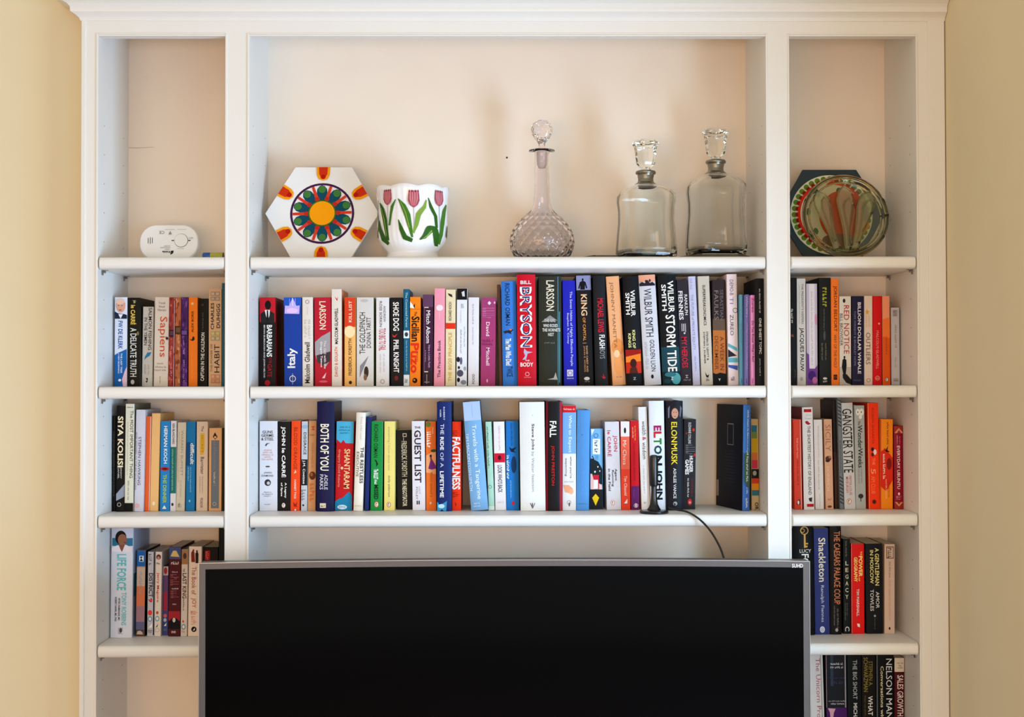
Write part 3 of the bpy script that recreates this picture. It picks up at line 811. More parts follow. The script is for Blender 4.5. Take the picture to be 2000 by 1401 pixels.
B_.bk(610, 692, 283, 598, '#d9a374', 'tan paperback with a brown round emblem', [
    ('t', 'H', 340, 380, 638, 672, '#d8502c', .05), ('dt', 425, 440, 620, 680, '#a87a50'), ('dt', 520, 780, 640, 664, '#c88a58'), ('e', 648, 862, 34, 44, '#6a3c1e'), ('e', 640, 850, 14, 20, '#a8703c'), ('dt', 945, 1120, 618, 676, '#e07a3c')])
B_.bk(697, 890, 80, 690, '#201f4c', 'tall navy hardback with cream capitals', [
    ('t', 'BOTH OF YOU', 315, 805, 735, 832, '#efe6d0', .03), ('t', 'ADELE', 845, 1005, 780, 818, '#d8d4da', .01), ('t', 'PARKS', 845, 1003, 730, 768, '#d8d4da', .01),
    ('r', 730, 1148, 797, 1196, '#e8dfc4'), ('dh', 1160, 1184, 740, 788, '#5a5860')], hb=True, rec=.094, side='#15132c')
B_.bk(892, 1085, 290, 872, '#c91d27', 'blue and red paperback with gold capitals', [
    ('band', 290, 520, '#55b6d6'), ('p', [(893, 480), (940, 520), (968, 485), (1000, 530), (1030, 560), (1048, 530), (1060, 580), (1080, 570), (1080, 620), (890, 620)], '#c91d27'),
    ('p', [(875, 1233), (873, 1140), (920, 1110), (960, 1100), (1000, 1060), (1035, 1030), (1062, 1080), (1062, 1233)], '#1f8cb4'),
    ('dh', 340, 358, 930, 1035, '#2c6f92'), ('dh', 372, 390, 920, 1045, '#2c6f92'), ('dh', 402, 420, 932, 1030, '#2c6f92'),
    ('t', 'SHANTARAM', 582, 1000, 975, 1040, '#f2d49c', .02), ('t', 'Gregory David Roberts', 588, 985, 904, 934, '#e8a890', .01), ('e', 952, 785, 14, 15, '#f0c89c'),
    ('e', 955, 1197, 50, 24, '#dff0f4'), ('t', 'ABACUS', 1185, 1208, 915, 995, '#1f8cb4', .0)])
B_.bk(1112, 1208, 195, 1080, '#ece5d8', 'cream hardback with black spaced capitals', [
    ('t', 'THE RESTLESS', 560, 942, 1150, 1186, '#26241f', .02), ('t', 'EXECUTIVE', 610, 872, 1112, 1138, '#5c5850', .0), ('dt', 245, 480, 1155, 1175, '#cfc8bc'), ('dh', 1172, 1184, 1095, 1165, '#a8a296')], hb=True, rec=.098)
B_.bk(1222, 1266, 240, 1196, '#1c3472', 'narrow dark blue book', [], rec=.104)
B_.bk(1267, 1392, 290, 1256, '#15964a', 'green paperback with dark and white words', [
    ('r', 1384, 290, 1391, 1233, '#e8e8dc'), ('t', 'RICHARD OSMAN', 320, 672, 1296, 1338, '#0b3c20', .01), ('p', [(1300, 690), (1320, 700), (1340, 740), (1320, 770), (1318, 725)], '#0c2c1a'),
    ('t', 'The BULLET', 795, 900, 1292, 1340, '#eef2e8', .04), ('t', 'that', 905, 955, 1300, 1330, '#eef2e8', .02), ('t', 'MISSED', 962, 1115, 1296, 1342, '#0b2c18', .04)] + penguin(1322, 1168, 30))
B_.bk(1405, 1516, 288, 1402, '#ebdc86', 'pale yellow paperback with delicate lettering', [
    ('t', 'everything I know about love', 345, 810, 1440, 1466, '#b8a878', .0), ('t', 'dolly alderton', 862, 1090, 1440, 1468, '#6e6650', .0)] + penguin(1452, 1170, 28, '#c8422c'))
B_.frame(740)
B_.bk(178, 340, 380, 192, '#1b1a1b', 'short battered black paperback with cream capitals', [
    ('r', 250, 415, 292, 455, '#d0cabc'), ('r', 258, 424, 284, 446, '#1b1a1b'), ('r', 256, 462, 262, 495, '#c8c2b4'), ('t', 'FREDERICK FORSYTH', 500, 880, 240, 296, '#e4dfcf', .02), ('t', 'THE NEGOTIATOR', 905, 1200, 248, 296, '#ece7d8', .04)], rec=.132)
B_.bk(345, 480, 285, 355, '#e3dfe4', 'white paperback with maroon bold capitals', [
    ('h', 'THE', 342, 365, 375, 440, '#4a2c36', .02), ('t', 'GUEST LIST', 382, 940, 375, 445, '#3b1e2a', .025), ('t', 'LUCY', 980, 1060, 420, 438, '#8c8890', .0), ('t', 'FOLEY', 985, 1118, 390, 410, '#77737c', .0), ('r', 398, 1130, 410, 1170, '#2a1c24'), ('r', 418, 1130, 430, 1170, '#2a1c24')])
B_.bk(493, 600, 290, 498, '#ee7a2c', 'orange paperback with a dancer in a purple dress', [
    ('p', [(498, 650), (600, 590), (600, 850), (498, 830)], '#efab7a'), ('e', 520, 320, 26, 30, '#6a7a34'), ('e', 575, 600, 30, 16, '#3c5a2c'), ('dt', 350, 420, 560, 578, '#f4d4b0'), ('dt', 400, 560, 505, 548, '#f8ece0'),
    ('e', 546, 655, 12, 16, '#3a1c2a'), ('p', [(520, 790), (545, 690), (560, 690), (600, 760), (600, 790), (555, 800)], '#7c2c84'), ('p', [(538, 665), (556, 665), (560, 705), (542, 705)], '#8c4a3c'),
    ('dt', 832, 1088, 542, 566, '#a8642c'), ('e', 545, 1155, 10, 14, '#f0c8a0')])
B_.bk(612, 768, 85, 612, '#1a3272', 'navy blue hardback with light spaced capitals', [
    ('t', 'ROBERT', 135, 275, 682, 697, '#e0e4f0', .02), ('t', 'IGER', 165, 245, 644, 658, '#e0e4f0', .02), ('t', 'THE', 315, 425, 650, 688, '#e4e6f0', .0), ('t', 'RIDE', 452, 590, 648, 686, '#f0f0f4', .03), ('t', 'OF A', 615, 772, 648, 684, '#cfd4e6', .0), ('t', 'LIFETIME', 812, 1088, 645, 685, '#f0f0f4', .03),
    ('p', [(614, 1130), (640, 1165), (680, 1150), (720, 1125), (712, 1238), (614, 1238)], '#3f9ccc'), ('e', 660, 1180, 34, 22, '#bfe2f0'), ('p', [(645, 1238), (665, 1212), (685, 1238)], '#12284e')], hb=True, rec=.092)
B_.bk(768, 868, 292, 766, '#ef3d10', 'red-orange paperback with large white capitals', [
    ('t', 'FACTFULNESS', 455, 1012, 768, 856, '#f4f0ea', .04), ('dt', 385, 440, 775, 840, '#a8280c'), ('dt', 1040, 1090, 775, 850, '#a8280c'), ('p', [(800, 1145), (815, 1170), (805, 1195)], '#7c1c08')])
B_.bk(882, 1075, 85, 972, '#82b0d8', 'leaning powder blue hardback', [
    ('p', [(885, 88), (1073, 88), (1088, 285), (900, 285)], '#b4c8e4'), ('r', 925, 110, 1010, 250, '#9cbae4'),
    ('t', 'Travels with a Tangerine', 330, 1115, 1000, 1062, '#e6f0f8', .005), ('t', 'TIM MACKINTOSH-SMITH', 415, 1022, 938, 968, '#cfe0f0', .0), ('dh', 1148, 1165, 1005, 1070, '#d8e8f4'), ('dh', 1175, 1192, 1000, 1075, '#d8e8f4')], hb=True, rec=.096, side='#1c2c48')
B_.bk(1107, 1184, 293, 1142, '#b2dac8', 'thin mint green paperback', [
    ('dt', 345, 790, 1132, 1152, '#4c5a54'), ('o', 1162, 985, 18, '#3c4a44'), ('band', 1190, 1233, '#dfeae2')])
B_.bk(1205, 1320, 292, 1225, '#e9e6e9', 'white paperback with a red square and black capitals', [
    ('dt', 340, 600, 1262, 1280, '#d8a8b8'), ('band', 628, 726, '#d2143c'), ('e', 1270, 675, 18, 26, '#3a1820'), ('t', "LOOK WHO'S BACK", 755, 1046, 1252, 1300, '#1d1b1e', .02), ('dh', 1140, 1156, 1248, 1312, '#c8c2c8')])
B_.bk(1335, 1470, 285, 1342, '#1a7cc4', 'bright blue paperback with white boxed title', [
    ('dt', 310, 540, 1388, 1408, '#12508c'), ('p', [(1370, 560), (1400, 580), (1450, 560), (1420, 600), (1440, 620), (1390, 612), (1380, 590)], '#10243c'), ('e', 1420, 750, 28, 90, '#12426e'),
    ('dt', 650, 885, 1346, 1374, '#eef4f8'), ('dt', 915, 1105, 1385, 1396, '#a8d0ec'), ('e', 1415, 1158, 14, 24, '#c83040')])
B_.frame(970)
B_.bk(240, 506, 85, 253, '#e6e6e3', 'very thick white hardback with one dark line of type', [
    ('t', 'Steve Jobs', 315, 590, 365, 400, '#4a4a4c', .02), ('t', 'by Walter Isaacson', 610, 1030, 365, 400, '#a2a2a2', .0), ('e', 380, 225, 4, 8, '#c0c0be'), ('p', [(350, 1150), (360, 1150), (380, 1195), (400, 1150), (408, 1152), (384, 1208), (376, 1208)], '#77777a'), ('e', 378, 1170, 6, 24, '#5c5c60')], hb=True, rec=.092, side='#3a3836')
B_.bk(512, 690, 78, 512, '#19191d', 'black hardback with red edges and serif capitals', [
    ('r', 512, 80, 534, 1238, '#7c1526'), ('r', 662, 80, 690, 1238, '#b01a30'), ('t', 'FALL', 285, 455, 555, 626, '#f2eee8', .03), ('t', 'JOHN PRESTON', 545, 965, 566, 606, '#d02c30', .01)], hb=True, rec=.092)
B_.bk(694, 838, 120, 692, '#e6e4e2', 'tall book with red, blue and white blocks', [
    ('band', 120, 195, '#d4202c'), ('dh', 148, 168, 705, 820, '#f2d8d8'), ('band', 195, 632, '#82b2e6'), ('t', 'What to Expect', 225, 620, 750, 792, '#f2f6fa', .005), ('t', "when you're", 662, 892, 768, 794, '#55555c', .0), ('t', 'expecting', 680, 872, 718, 742, '#55555c', .0),
    ('dh', 922, 936, 712, 812, '#b8b4b8'), ('p', [(702, 965), (760, 965), (800, 1000), (810, 1040), (790, 1065), (760, 1050), (720, 1040)], '#e9ab84'), ('e', 785, 1035, 24, 28, '#f0b890'), ('o', 762, 1150, 22, '#8a868c'), ('e', 765, 1170, 8, 22, '#6a666c')], rec=.100)
B_.bk(845, 982, 170, 835, '#5b98d2', 'plain mid blue hardback', [
    ('dt', 280, 420, 890, 900, '#74acde'), ('e', 897, 432, 4, 5, '#2c4a78'), ('dt', 560, 1060, 888, 902, '#6ca6da'), ('dh', 1155, 1168, 865, 935, '#3f78b4')], hb=True, rec=.100, side='#2c5a94')
B_.bk(986, 1118, 365, 985, '#7fbcec', 'short picture book with a tree and red house', [
    ('band', 1018, 1233, '#22252a'), ('p', [(985, 700), (1010, 655), (1030, 700), (1070, 720), (1112, 800), (1112, 985), (1030, 900), (985, 860)], '#1c2e34'), ('r', 1010, 475, 1088, 640, '#f0f2f4'),
    ('p', [(992, 370), (1030, 370), (1000, 440)], '#eef4f8'), ('o', 1045, 440, 24, '#28407c'), ('dt', 492, 628, 1030, 1068, '#55606c'), ('t', '1931', 650, 700, 1035, 1070, '#5c6a78', .0),
    ('p', [(985, 850), (1005, 850), (1030, 960), (1035, 1016), (985, 1016)], '#efc8c0'), ('r', 1014, 862, 1076, 1016, '#d02840'), ('r', 1018, 915, 1066, 1012, '#eef0f0'), ('p', [(1080, 960), (1108, 965), (1108, 1016), (1080, 1016)], '#efc8b8'),
    ('p', [(1042, 1065), (1078, 1108), (1042, 1192), (1005, 1108)], '#f2cf1e'), ('e', 1065, 775, 6, 9, WH), ('e', 1005, 680, 5, 7, WH), ('e', 1085, 820, 5, 8, WH), ('e', 1035, 828, 8, 12, WH)], rec=.120)
B_.bk(1137, 1288, 293, 1160, '#d7d5da', 'pale grey paperback with red and black lettering', [
    ('t', 'JOHN', 440, 612, 1222, 1270, '#c42a4c', .01), ('t', 'le CARRÉ', 385, 665, 1168, 1212, '#c8405a', .01), ('t', 'Agent', 795, 925, 1240, 1268, '#2a282c', .02), ('t', 'Running', 810, 985, 1208, 1236, '#2a282c', .02), ('t', 'in the Field', 795, 1030, 1176, 1200, '#2a282c', .02)] + penguin(1222, 1158, 28, '#d8845c'))
B_.bk(1303, 1398, 288, 1312, '#ea4d30', 'coral paperback with a white top block', [
    ('band', 288, 450, '#e6e2e0'), ('e', 1350, 385, 12, 32, '#26242a'), ('band', 450, 800, '#ee6f58'), ('t', 'Mr China', 490, 752, 1328, 1366, '#f6dcd0', .0), ('t', 'Tim Clissold', 870, 1078, 1342, 1372, '#f8e4d8', .0), ('p', [(1340, 1165), (1375, 1115), (1375, 1165)], '#f6efe8'), ('dh', 1166, 1172, 1335, 1378, '#2c1c18')])
B_.bk(1405, 1492, 282, 1418, '#cc1626', 'narrow red paperback with purple base', [
    ('dt', 335, 485, 1452, 1466, '#f2b440'), ('dt', 350, 470, 1428, 1440, '#f0d0a8'), ('dt', 520, 930, 1442, 1460, '#9c1020'), ('band', 980, 1233, '#68286c'), ('dt', 1010, 1110, 1440, 1452, '#8c4a90'), ('o', 1467, 1187, 22, WH), ('e', 1467, 1187, 8, 16, WH)])
B_.frame(1220)
B_.bk(140, 240, 137, 178, '#e5e2df', 'slim white leaning paperback with grey lower-case title', [
    ('t', 'wealth', 288, 440, 185, 228, '#4a484c', .0), ('t', '&', 455, 495, 190, 228, '#c02c3c', .02), ('t', 'wisdom', 515, 695, 190, 232, '#4a484c', .0), ('dt', 755, 1060, 200, 218, '#b9b4b8'), ('dt', 1150, 1170, 205, 245, '#a8a4a4')], rec=.108)
B_.bk(247, 415, 72, 270, '#e4e8f0', 'white glossy book with rainbow capitals', [
    ('t', 'E', 335, 392, 300, 385, '#a8246c', .06), ('t', 'L', 398, 465, 300, 388, '#cc2430', .06), ('t', 'T', 470, 535, 302, 388, '#2f8c3c', .06), ('t', 'O', 545, 640, 304, 392, '#12525c', .06), ('t', 'N', 655, 760, 306, 394, '#17161a', .06),
    ('t', 'JOHN', 800, 1122, 312, 398, '#141318', .06)], hb=True, rec=.098)
B_.bk(430, 612, 72, 434, '#1b1d28', 'black biography with yellow capitals and a portrait', [
    ('p', [(450, 150), (470, 120), (465, 250), (452, 255)], '#77788a'), ('p', [(582, 120), (600, 150), (585, 250), (575, 230)], '#77788a'), ('e', 525, 190, 42, 58, '#3c2a28'), ('e', 525, 205, 36, 56, '#c99a84'), ('e', 512, 192, 5, 4, '#3a2420'), ('e', 538, 192, 5, 4, '#3a2420'), ('e', 525, 238, 12, 4, '#8c4a44'),
    ('t', 'ELON', 295, 510, 485, 548, '#ecd63c', .02), ('t', 'MUSK', 525, 750, 486, 550, '#ecd63c', .02), ('t', 'ASHLEE VANCE', 785, 1105, 508, 540, '#dfdcd8', .02), ('e', 528, 1160, 22, 22, '#a8a8a8'), ('p', [(510, 1150), (535, 1165), (520, 1185)], '#1b1d28')], hb=True, rec=.094)
B_.bk(622, 752, 265, 612, '#2a282b', 'charcoal boxed book with white title and red specks', [
    ('t', 'SUZANNE COLLINS', 300, 530, 670, 698, '#dcd8d4', .02), ('e', 725, 380, 12, 18, '#c83434'), ('e', 650, 418, 8, 14, '#a02c2c'), ('dt', 540, 640, 640, 740, '#6a686c'),
    ('t', 'HUNGER', 660, 838, 680, 718, '#eeeae6', .05), ('t', 'GAMES', 700, 862, 636, 676, '#eeeae6', .05), ('e', 735, 650, 10, 16, '#c02c2c'), ('dt', 900, 1105, 660, 678, '#e0dcd8'), ('dt', 905, 1090, 700, 720, '#8c2424'), ('e', 686, 1155, 22, 34, '#cf2c2c'), ('dh', 1140, 1170, 676, 700, '#f4d4d4'),
    ('rside', 400, 640, .1, .85, '#77757a'), ('rside', 720, 1190, .2, .9, '#8f8470')], rec=.118)
B_.bk(1245, 1326, 115, 1233, '#3c6cb8', 'slim blue book beside its dark navy back cover', [
    ('band', 115, 620, '#4c84cc'), ('p', [(1250, 640), (1300, 600), (1325, 650), (1318, 940), (1300, 1000), (1245, 920)], '#4c6a5c'), ('p', [(1238, 960), (1312, 1000), (1310, 1250), (1232, 1250)], '#4a76bc'),
    ('dt', 170, 440, 1288, 1306, '#dfeaf6'), ('dt', 440, 590, 1285, 1298, '#cfe0f2'), ('dt', 600, 930, 1278, 1300, '#e8eef0'), ('dt', 985, 1060, 1278, 1292, '#dfeaf6'), ('dt', 1100, 1210, 1270, 1292, '#e8eef4'),
    ('side', 320, 330, .35, .58, '#a8a8b4'), ('side', 545, 552, .35, .58, '#a8a8b4'), ('side', 320, 552, .35, .362, '#a8a8b4'), ('side', 320, 552, .568, .58, '#a8a8b4')] + [('side', 615 + 33 * i, 621 + 33 * i, .30, .68, '#3c3e5a') for i in range(11)] + [('side', 950, 1125, .90, .985, '#a8a09a')],
    rec=.078, yaw=math.radians(13.5), side='#0e1026', hb=False)
B_.bk(1328, 1412, 262, 1336, '#c9b187', 'sand coloured book with a multicoloured stripe block', [
    ('r', 1335, 330, 1395, 400, '#2a7c9c'), ('r', 1336, 400, 1397, 470, '#7a8c4c'), ('r', 1338, 470, 1400, 620, '#c8a81c'), ('r', 1338, 620, 1402, 700, '#d07a4c'), ('r', 1338, 700, 1404, 790, '#c8405c'),
    ('r', 1330, 795, 1418, 895, '#20262c'), ('e', 1370, 840, 20, 26, '#a8a89c'), ('r', 1338, 895, 1420, 950, '#d0482c'), ('r', 1338, 950, 1420, 1020, '#e09a1c'), ('r', 1340, 1020, 1422, 1078, '#3a7c8c'), ('t', 'OR', 1150, 1230, 1372, 1412, '#2c2418', .03)], rec=.094)
build_row(B_)

# ---------------- left bay
L2 = Row(185, 530, 5.604, 1258, SH[1], 0, 'upper left shelf')
L2.bk(220, 357, 285, 215, '#dbe0ec', 'white and blue paperback with a portrait on top', [
    ('p', [(220, 440), (255, 460), (330, 470), (355, 480), (355, 520), (222, 520)], '#26304a'), ('e', 285, 375, 52, 78, '#d9a78e'), ('e', 280, 330, 48, 34, '#e6c4b0'), ('e', 262, 375, 6, 5, '#4a3430'), ('e', 300, 375, 6, 5, '#4a3430'), ('e', 280, 425, 18, 6, '#a8584c'), ('p', [(260, 470), (310, 470), (285, 520)], '#e8e8ec'),
    ('t', 'FW DE KLERK', 543, 850, 258, 306, '#1f5fa0', .03), ('p', [(216, 918), (262, 890), (354, 850), (354, 1258), (216, 1258)], '#1f6cae'), ('t', 'THE LAST TREK', 895, 1115, 284, 302, '#dfe8f2', .03), ('t', 'A NEW BEGINNING', 895, 1115, 256, 272, '#dfe8f2', .02),
    ('p', [(354, 1040), (330, 1090), (300, 1180), (310, 1258), (354, 1258)], '#e8c4d0'), ('e', 275, 1190, 16, 14, '#eef4f8')])
L2.bk(362, 500, 290, 358, '#19170f', 'black thriller with gold and silver capitals', [
    ('t', 'John', 318, 350, 420, 460, '#d8cfa0', .02), ('t', 'le CARRÉ', 370, 585, 398, 462, '#e0c060', .04), ('t', 'A DELICATE TRUTH', 620, 1152, 392, 464, '#d8d8d2', .02), ('e', 480, 680, 12, 22, '#8c7a48'), ('e', 418, 1210, 20, 26, '#b8b8b4')])
L2.bk(522, 645, 390, 508, '#d9d7d1', 'small off-white paperback with a blue fish', [
    ('t', 'SALMON FISHING', 400, 862, 586, 624, '#2c2a2c', .01), ('t', 'IN THE YEMEN', 508, 810, 538, 572, '#2c2a2c', .01), ('p', [(545, 935), (575, 890), (620, 885), (600, 925), (565, 945), (540, 970)], '#3f8fc4'), ('dt', 1020, 1140, 580, 598, '#b2aeaa'), ('dt', 1020, 1140, 540, 562, '#a8a4a0'), ('p', [(555, 1165), (580, 1170), (572, 1220), (552, 1205), (570, 1195)], '#26242a')], rec=.126)
L2.bk(661, 816, 285, 645, '#dccfc2', 'cream paperback with red serif title running down', [
    ('h', 'Yuval', 336, 360, 700, 772, '#8c8078', .0), ('h', 'Noah', 375, 400, 705, 770, '#8c8078', .0), ('h', 'Harari', 412, 438, 690, 780, '#8c8078', .0), ('t', 'Sapiens', 498, 938, 692, 792, '#d2522c', .0), ('e', 792, 735, 16, 16, '#3a3a3e'),
    ('dh', 1000, 1018, 685, 760, '#a8988c'), ('dh', 1035, 1055, 665, 778, '#a8988c'), ('dh', 1072, 1090, 655, 782, '#a8988c'), ('dt', 1150, 1225, 712, 722, '#4c4644')])
L2.bk(818, 882, 286, 806, '#a5443f', 'thin mottled red book', [('mottle', 290, 1250, 46, ['#b9524a', '#8e3840', '#cf6a5c', '#7c3038', '#a5443f']), ('r', 868, 290, 882, 1256, '#cbb4c6'), ('r', 818, 640, 866, 720, '#3c2434'), ('r', 826, 655, 862, 700, '#6c4454'), ('dt', 740, 1220, 830, 850, '#e8a098')])
L2.bk(886, 946, 286, 876, '#bd7450', 'thin mottled copper book', [('mottle', 290, 1250, 46, ['#8c4a30', '#d0704c', '#d89c78', '#b56848', '#c88460']), ('r', 884, 600, 944, 690, '#4c3828'), ('r', 892, 615, 938, 670, '#7a5c40'), ])
L2.bk(948, 1024, 284, 938, '#52296f', 'thin mottled purple book', [('mottle', 290, 1250, 40, ['#6c3c88', '#442060', '#5c3078', '#80509c']), ('r', 942, 640, 1022, 705, '#2c1840'), ('r', 955, 650, 1010, 695, '#7c58a8'), ('dt', 740, 1210, 966, 990, '#b090cc')])
L2.bk(1028, 1130, 285, 1026, '#f28727', 'clear orange paperback with a small bird', [
    ('e', 1072, 355, 14, 14, '#f8c890'), ('u', 'ALEX BORIS', 438, 668, 1060, 1086, '#4a2c18', .02), ('p', [(1040, 740), (1065, 748), (1075, 715), (1092, 715), (1098, 745), (1080, 762), (1055, 758)], '#3a2c18'), ('du', 800, 1180, 1058, 1076, '#f8a458')])
L2.bk(1136, 1248, 300, 1122, '#15130f', 'black paperback with white capitals rising up the spine', [
    ('e', 1180, 368, 14, 14, '#5a2c24'), ('dt', 455, 650, 1176, 1192, '#6a665c'), ('u', 'CAPTAIN IN THE CAULDRON', 672, 1200, 1160, 1200, '#dcd8d0', .03)])
L2.bk(1250, 1390, 195, 1246, '#d9b591', 'tan paperback with little outlined squares', sum([[
    ('r', 1272 + 52 * a, y, 1318 + 52 * a, y + 42, c), ('r', 1276 + 52 * a, y + 4, 1314 + 52 * a, y + 38, d)] for a in (0, 1) for y, c, d in ((225, '#6a5a64', '#cdb9a4'), (280, '#6a5a64', '#c2ae9c'), (660, '#8c8c64', '#cdc48c'), (715, '#7c7468', '#c9bc9c'), (1130, '#b8604c', '#d9b08c'), (1180, '#b8604c', '#cd9c80'))], []) + [
    ('u', 'CHARLES', 345, 638, 1272, 1308, '#2c2a34', .02), ('u', 'DUHIGG', 358, 622, 1334, 1374, '#2c2a34', .02), ('u', 'THE POWER OF', 795, 1100, 1268, 1290, '#6c5a50', .0), ('u', 'HABIT', 800, 1108, 1310, 1366, '#2c2a30', .0)])
L2.bk(1392, 1424, 130, 1390, '#3c6776', 'slim tall slate teal book', [])
build_row(L2)

L3 = Row(185, 770, 5.189, 1193, SH[2], 0, 'middle left shelf')
L3.bk(178, 218, 222, 172, '#131214', 'narrow black book against the cabinet side', [('dt', 380, 1040, 190, 202, '#6c6a68')])
L3.bk(222, 312, 118, 214, '#141315', 'black biography with bold cream name', [
    ('t', 'SIYA KOLISI', 225, 742, 234, 290, '#efdcb8', .04), ('t', 'JEREMY', 740, 860, 258, 274, '#cfc8bc', .02), ('t', 'DANIEL', 740, 860, 234, 250, '#cfc8bc', .02), ('p', [(218, 1015), (305, 912), (302, 1040), (218, 1085)], '#9aa0ac'), ('o', 248, 1122, 20, '#d8d4cc')], rec=.100)
L3.bk(314, 410, 100, 302, '#dbd8c3', 'cream tall book with old-style serif title', [
    ('dh', 128, 140, 330, 398, '#55524a'), ('t', 'The MOST IMPORTANT THING', 168, 852, 362, 396, '#4a4c40', .0), ('dt', 880, 1070, 338, 356, '#7c7a6c'), ('dt', 280, 820, 334, 344, '#a8a696'), ('band', 1105, 1193, '#161412')], rec=.096, side='#6c6c5c')
L3.bk(412, 517, 160, 390, '#d2d2de', 'pale lilac book with thin dark capitals', [
    ('t', 'STEPHEN HAWKING', 435, 925, 436, 468, '#55536a', .0), ('t', 'BRIEF ANSWERS TO THE BIG QUESTIONS', 390, 975, 404, 420, '#6a6878', .0), ('e', 425, 1135, 26, 24, '#e0b4b8')], rec=.100)
L3.bk(520, 575, 226, 500, '#e66e38', 'thin orange book with white edge', [('r', 558, 228, 575, 1190, '#e8e0dc')])
L3.bk(580, 666, 196, 556, '#edc184', 'plain pale apricot paperback', [('e', 598, 1115, 14, 20, '#f8e8c0')])
L3.bk(670, 768, 275, 660, '#2a8fd0', 'azure paperback with white and lime words', [
    ('t', 'HERMAN KOCH', 325, 708, 702, 738, '#eef4f4', .04), ('e', 712, 762, 44, 20, '#b82c34'), ('e', 712, 762, 26, 8, '#4a1418'), ('t', 'THE DINNER', 820, 1112, 692, 728, '#b4d04c', .03), ('p', [(684, 1170), (728, 1170), (706, 1132)], WH)])
L3.bk(772, 834, 272, 764, '#e4e2e8', 'thin white and teal paperback', [
    ('t', 'KEN BLANCHARD', 300, 510, 790, 814, '#2c2a30', .02), ('band', 538, 1012, '#2c8078'), ('dt', 560, 985, 784, 800, '#a8d4cc'), ('e', 790, 1125, 12, 16, '#4a484c')])
L3.bk(838, 928, 288, 820, '#d8cfbe', 'ivory paperback with faint spaced capitals', [('t', 'WARREN BUFFETT', 370, 835, 870, 896, '#a8a08e', .0), ('dt', 380, 900, 846, 856, '#bdb5a4'), ('dt', 880, 1060, 862, 880, '#bdb5a4'), ('dh', 1105, 1155, 842, 876, '#7c766c')])
L3.bk(934, 1024, 280, 922, '#1982bb', 'cerulean paperback with white lower-case title', [
    ('r', 930, 490, 968, 730, '#125a94'), ('t', 'difficult', 500, 716, 970, 1008, '#eef4f6', .03), ('dt', 745, 880, 945, 958, '#a8d4e8'), ('dt', 745, 1005, 968, 980, '#a8d4e8'), ('e', 962, 1090, 8, 12, '#9cd0e8')])
L3.bk(1034, 1147, 280, 1028, '#e1cab6', 'pinkish cream paperback with a yellow highlight', [
    ('t', 'The', 325, 380, 1082, 1106, '#4a4440', .0), ('p', [(1068, 400), (1112, 395), (1112, 560), (1100, 620), (1068, 618)], '#e6b93c'), ('t', 'SECRET', 415, 600, 1080, 1102, '#c0942c', .0), ('t', 'Barrister', 640, 818, 1074, 1108, '#3c3836', .0), ('dt', 840, 1010, 1088, 1098, '#9c8c80'), ('dt', 840, 1010, 1064, 1074, '#9c8c80'), ('t', 'PICADOR', 1060, 1158, 1070, 1096, '#26242a', .0)])
L3.bk(1160, 1290, 345, 1155, '#e5b687', 'peach paperback with grey panel and an eye drop', [
    ('r', 1180, 470, 1262, 1165, '#7b838f'), ('p', [(1220, 388), (1246, 435), (1222, 462), (1198, 435)], '#26242a'), ('e', 1222, 438, 12, 12, '#e5b687'), ('dt', 480, 940, 1208, 1234, '#8f97a4'), ('dt', 800, 900, 1206, 1226, '#d8cfc0'), ('o', 1215, 1120, 18, '#d8cfc0')])
L3.bk(1292, 1316, 345, 1284, '#2c2a18', 'very thin dark olive book by the upright', [])
build_row(L3)

L4 = Row(185, 1010, 4.83, 1141, SH[3], 0, 'lower left shelf')
L4.bk(160, 362, 106, 148, '#dde1ec', 'thick white hardback with turquoise title and portrait', [
    ('band', 106, 200, '#c8cede'), ('r', 165, 200, 360, 275, '#3c7c98'), ('p', [(165, 325), (170, 290), (215, 268), (300, 262), (358, 290), (360, 335), (340, 330), (262, 330)], '#eae4e8'), ('e', 252, 195, 52, 66, '#1c1618'), ('e', 266, 215, 42, 54, '#9c6c54'),
    ('p', [(232, 265), (290, 262), (275, 300), (262, 330), (245, 300)], '#8c5c48'), ('e', 290, 205, 5, 4, '#2c1c18'), ('e', 290, 240, 12, 4, '#6c3c34'),
    ('t', 'LIFE FORCE', 350, 692, 214, 302, '#6cc2c8', .04), ('t', 'TONY ROBBINS', 710, 1022, 256, 302, '#7cc6cc', .03), ('t', 'PETER DIAMANDIS, MD', 765, 975, 222, 244, '#2c2c34', .03), ('t', 'ROBERT HARIRI, MD, PHD', 755, 985, 190, 212, '#2c2c34', .03),
    ('p', [(225, 1045), (270, 1040), (268, 1075), (252, 1100), (225, 1095)], '#b8bac2'), ('e', 250, 1068, 12, 22, '#4c4c54'), ('dh', 1096, 1104, 225, 272, '#7c7c84'), ('rside', 110, 540, .05, .95, '#a8b4cc'), ('rside', 540, 760, .05, .95, '#3c7088'), ('rside', 760, 1130, .05, .95, '#8c94a8')], hb=True, rec=.092)
DV = 'disc'
L4.bk(400, 480, 318, 386, '#c89a84', 'disc case with blue top and sunset picture', [
    ('band', 318, 470, '#1c6cb0'), ('r', 420, 368, 462, 425, '#dfe8f0'), ('p', [(425, 375), (455, 375), (440, 395), (458, 420), (422, 420), (436, 398)], '#26384c'), ('band', 480, 660, '#c9b8ac'), ('band', 660, 850, '#d8825c'), ('band', 850, 1000, '#a88490'), ('band', 1000, 1075, '#6a6c94'), ('band', 1075, 1138, '#5c4a44'), ('dt', 520, 740, 420, 450, '#b0a09c'), ('p', [(395, 1120), (405, 1090), (430, 1085), (450, 1100), (455, 1122)], '#c8b8b0')], rec=.106, kind=DV, side='#101014')
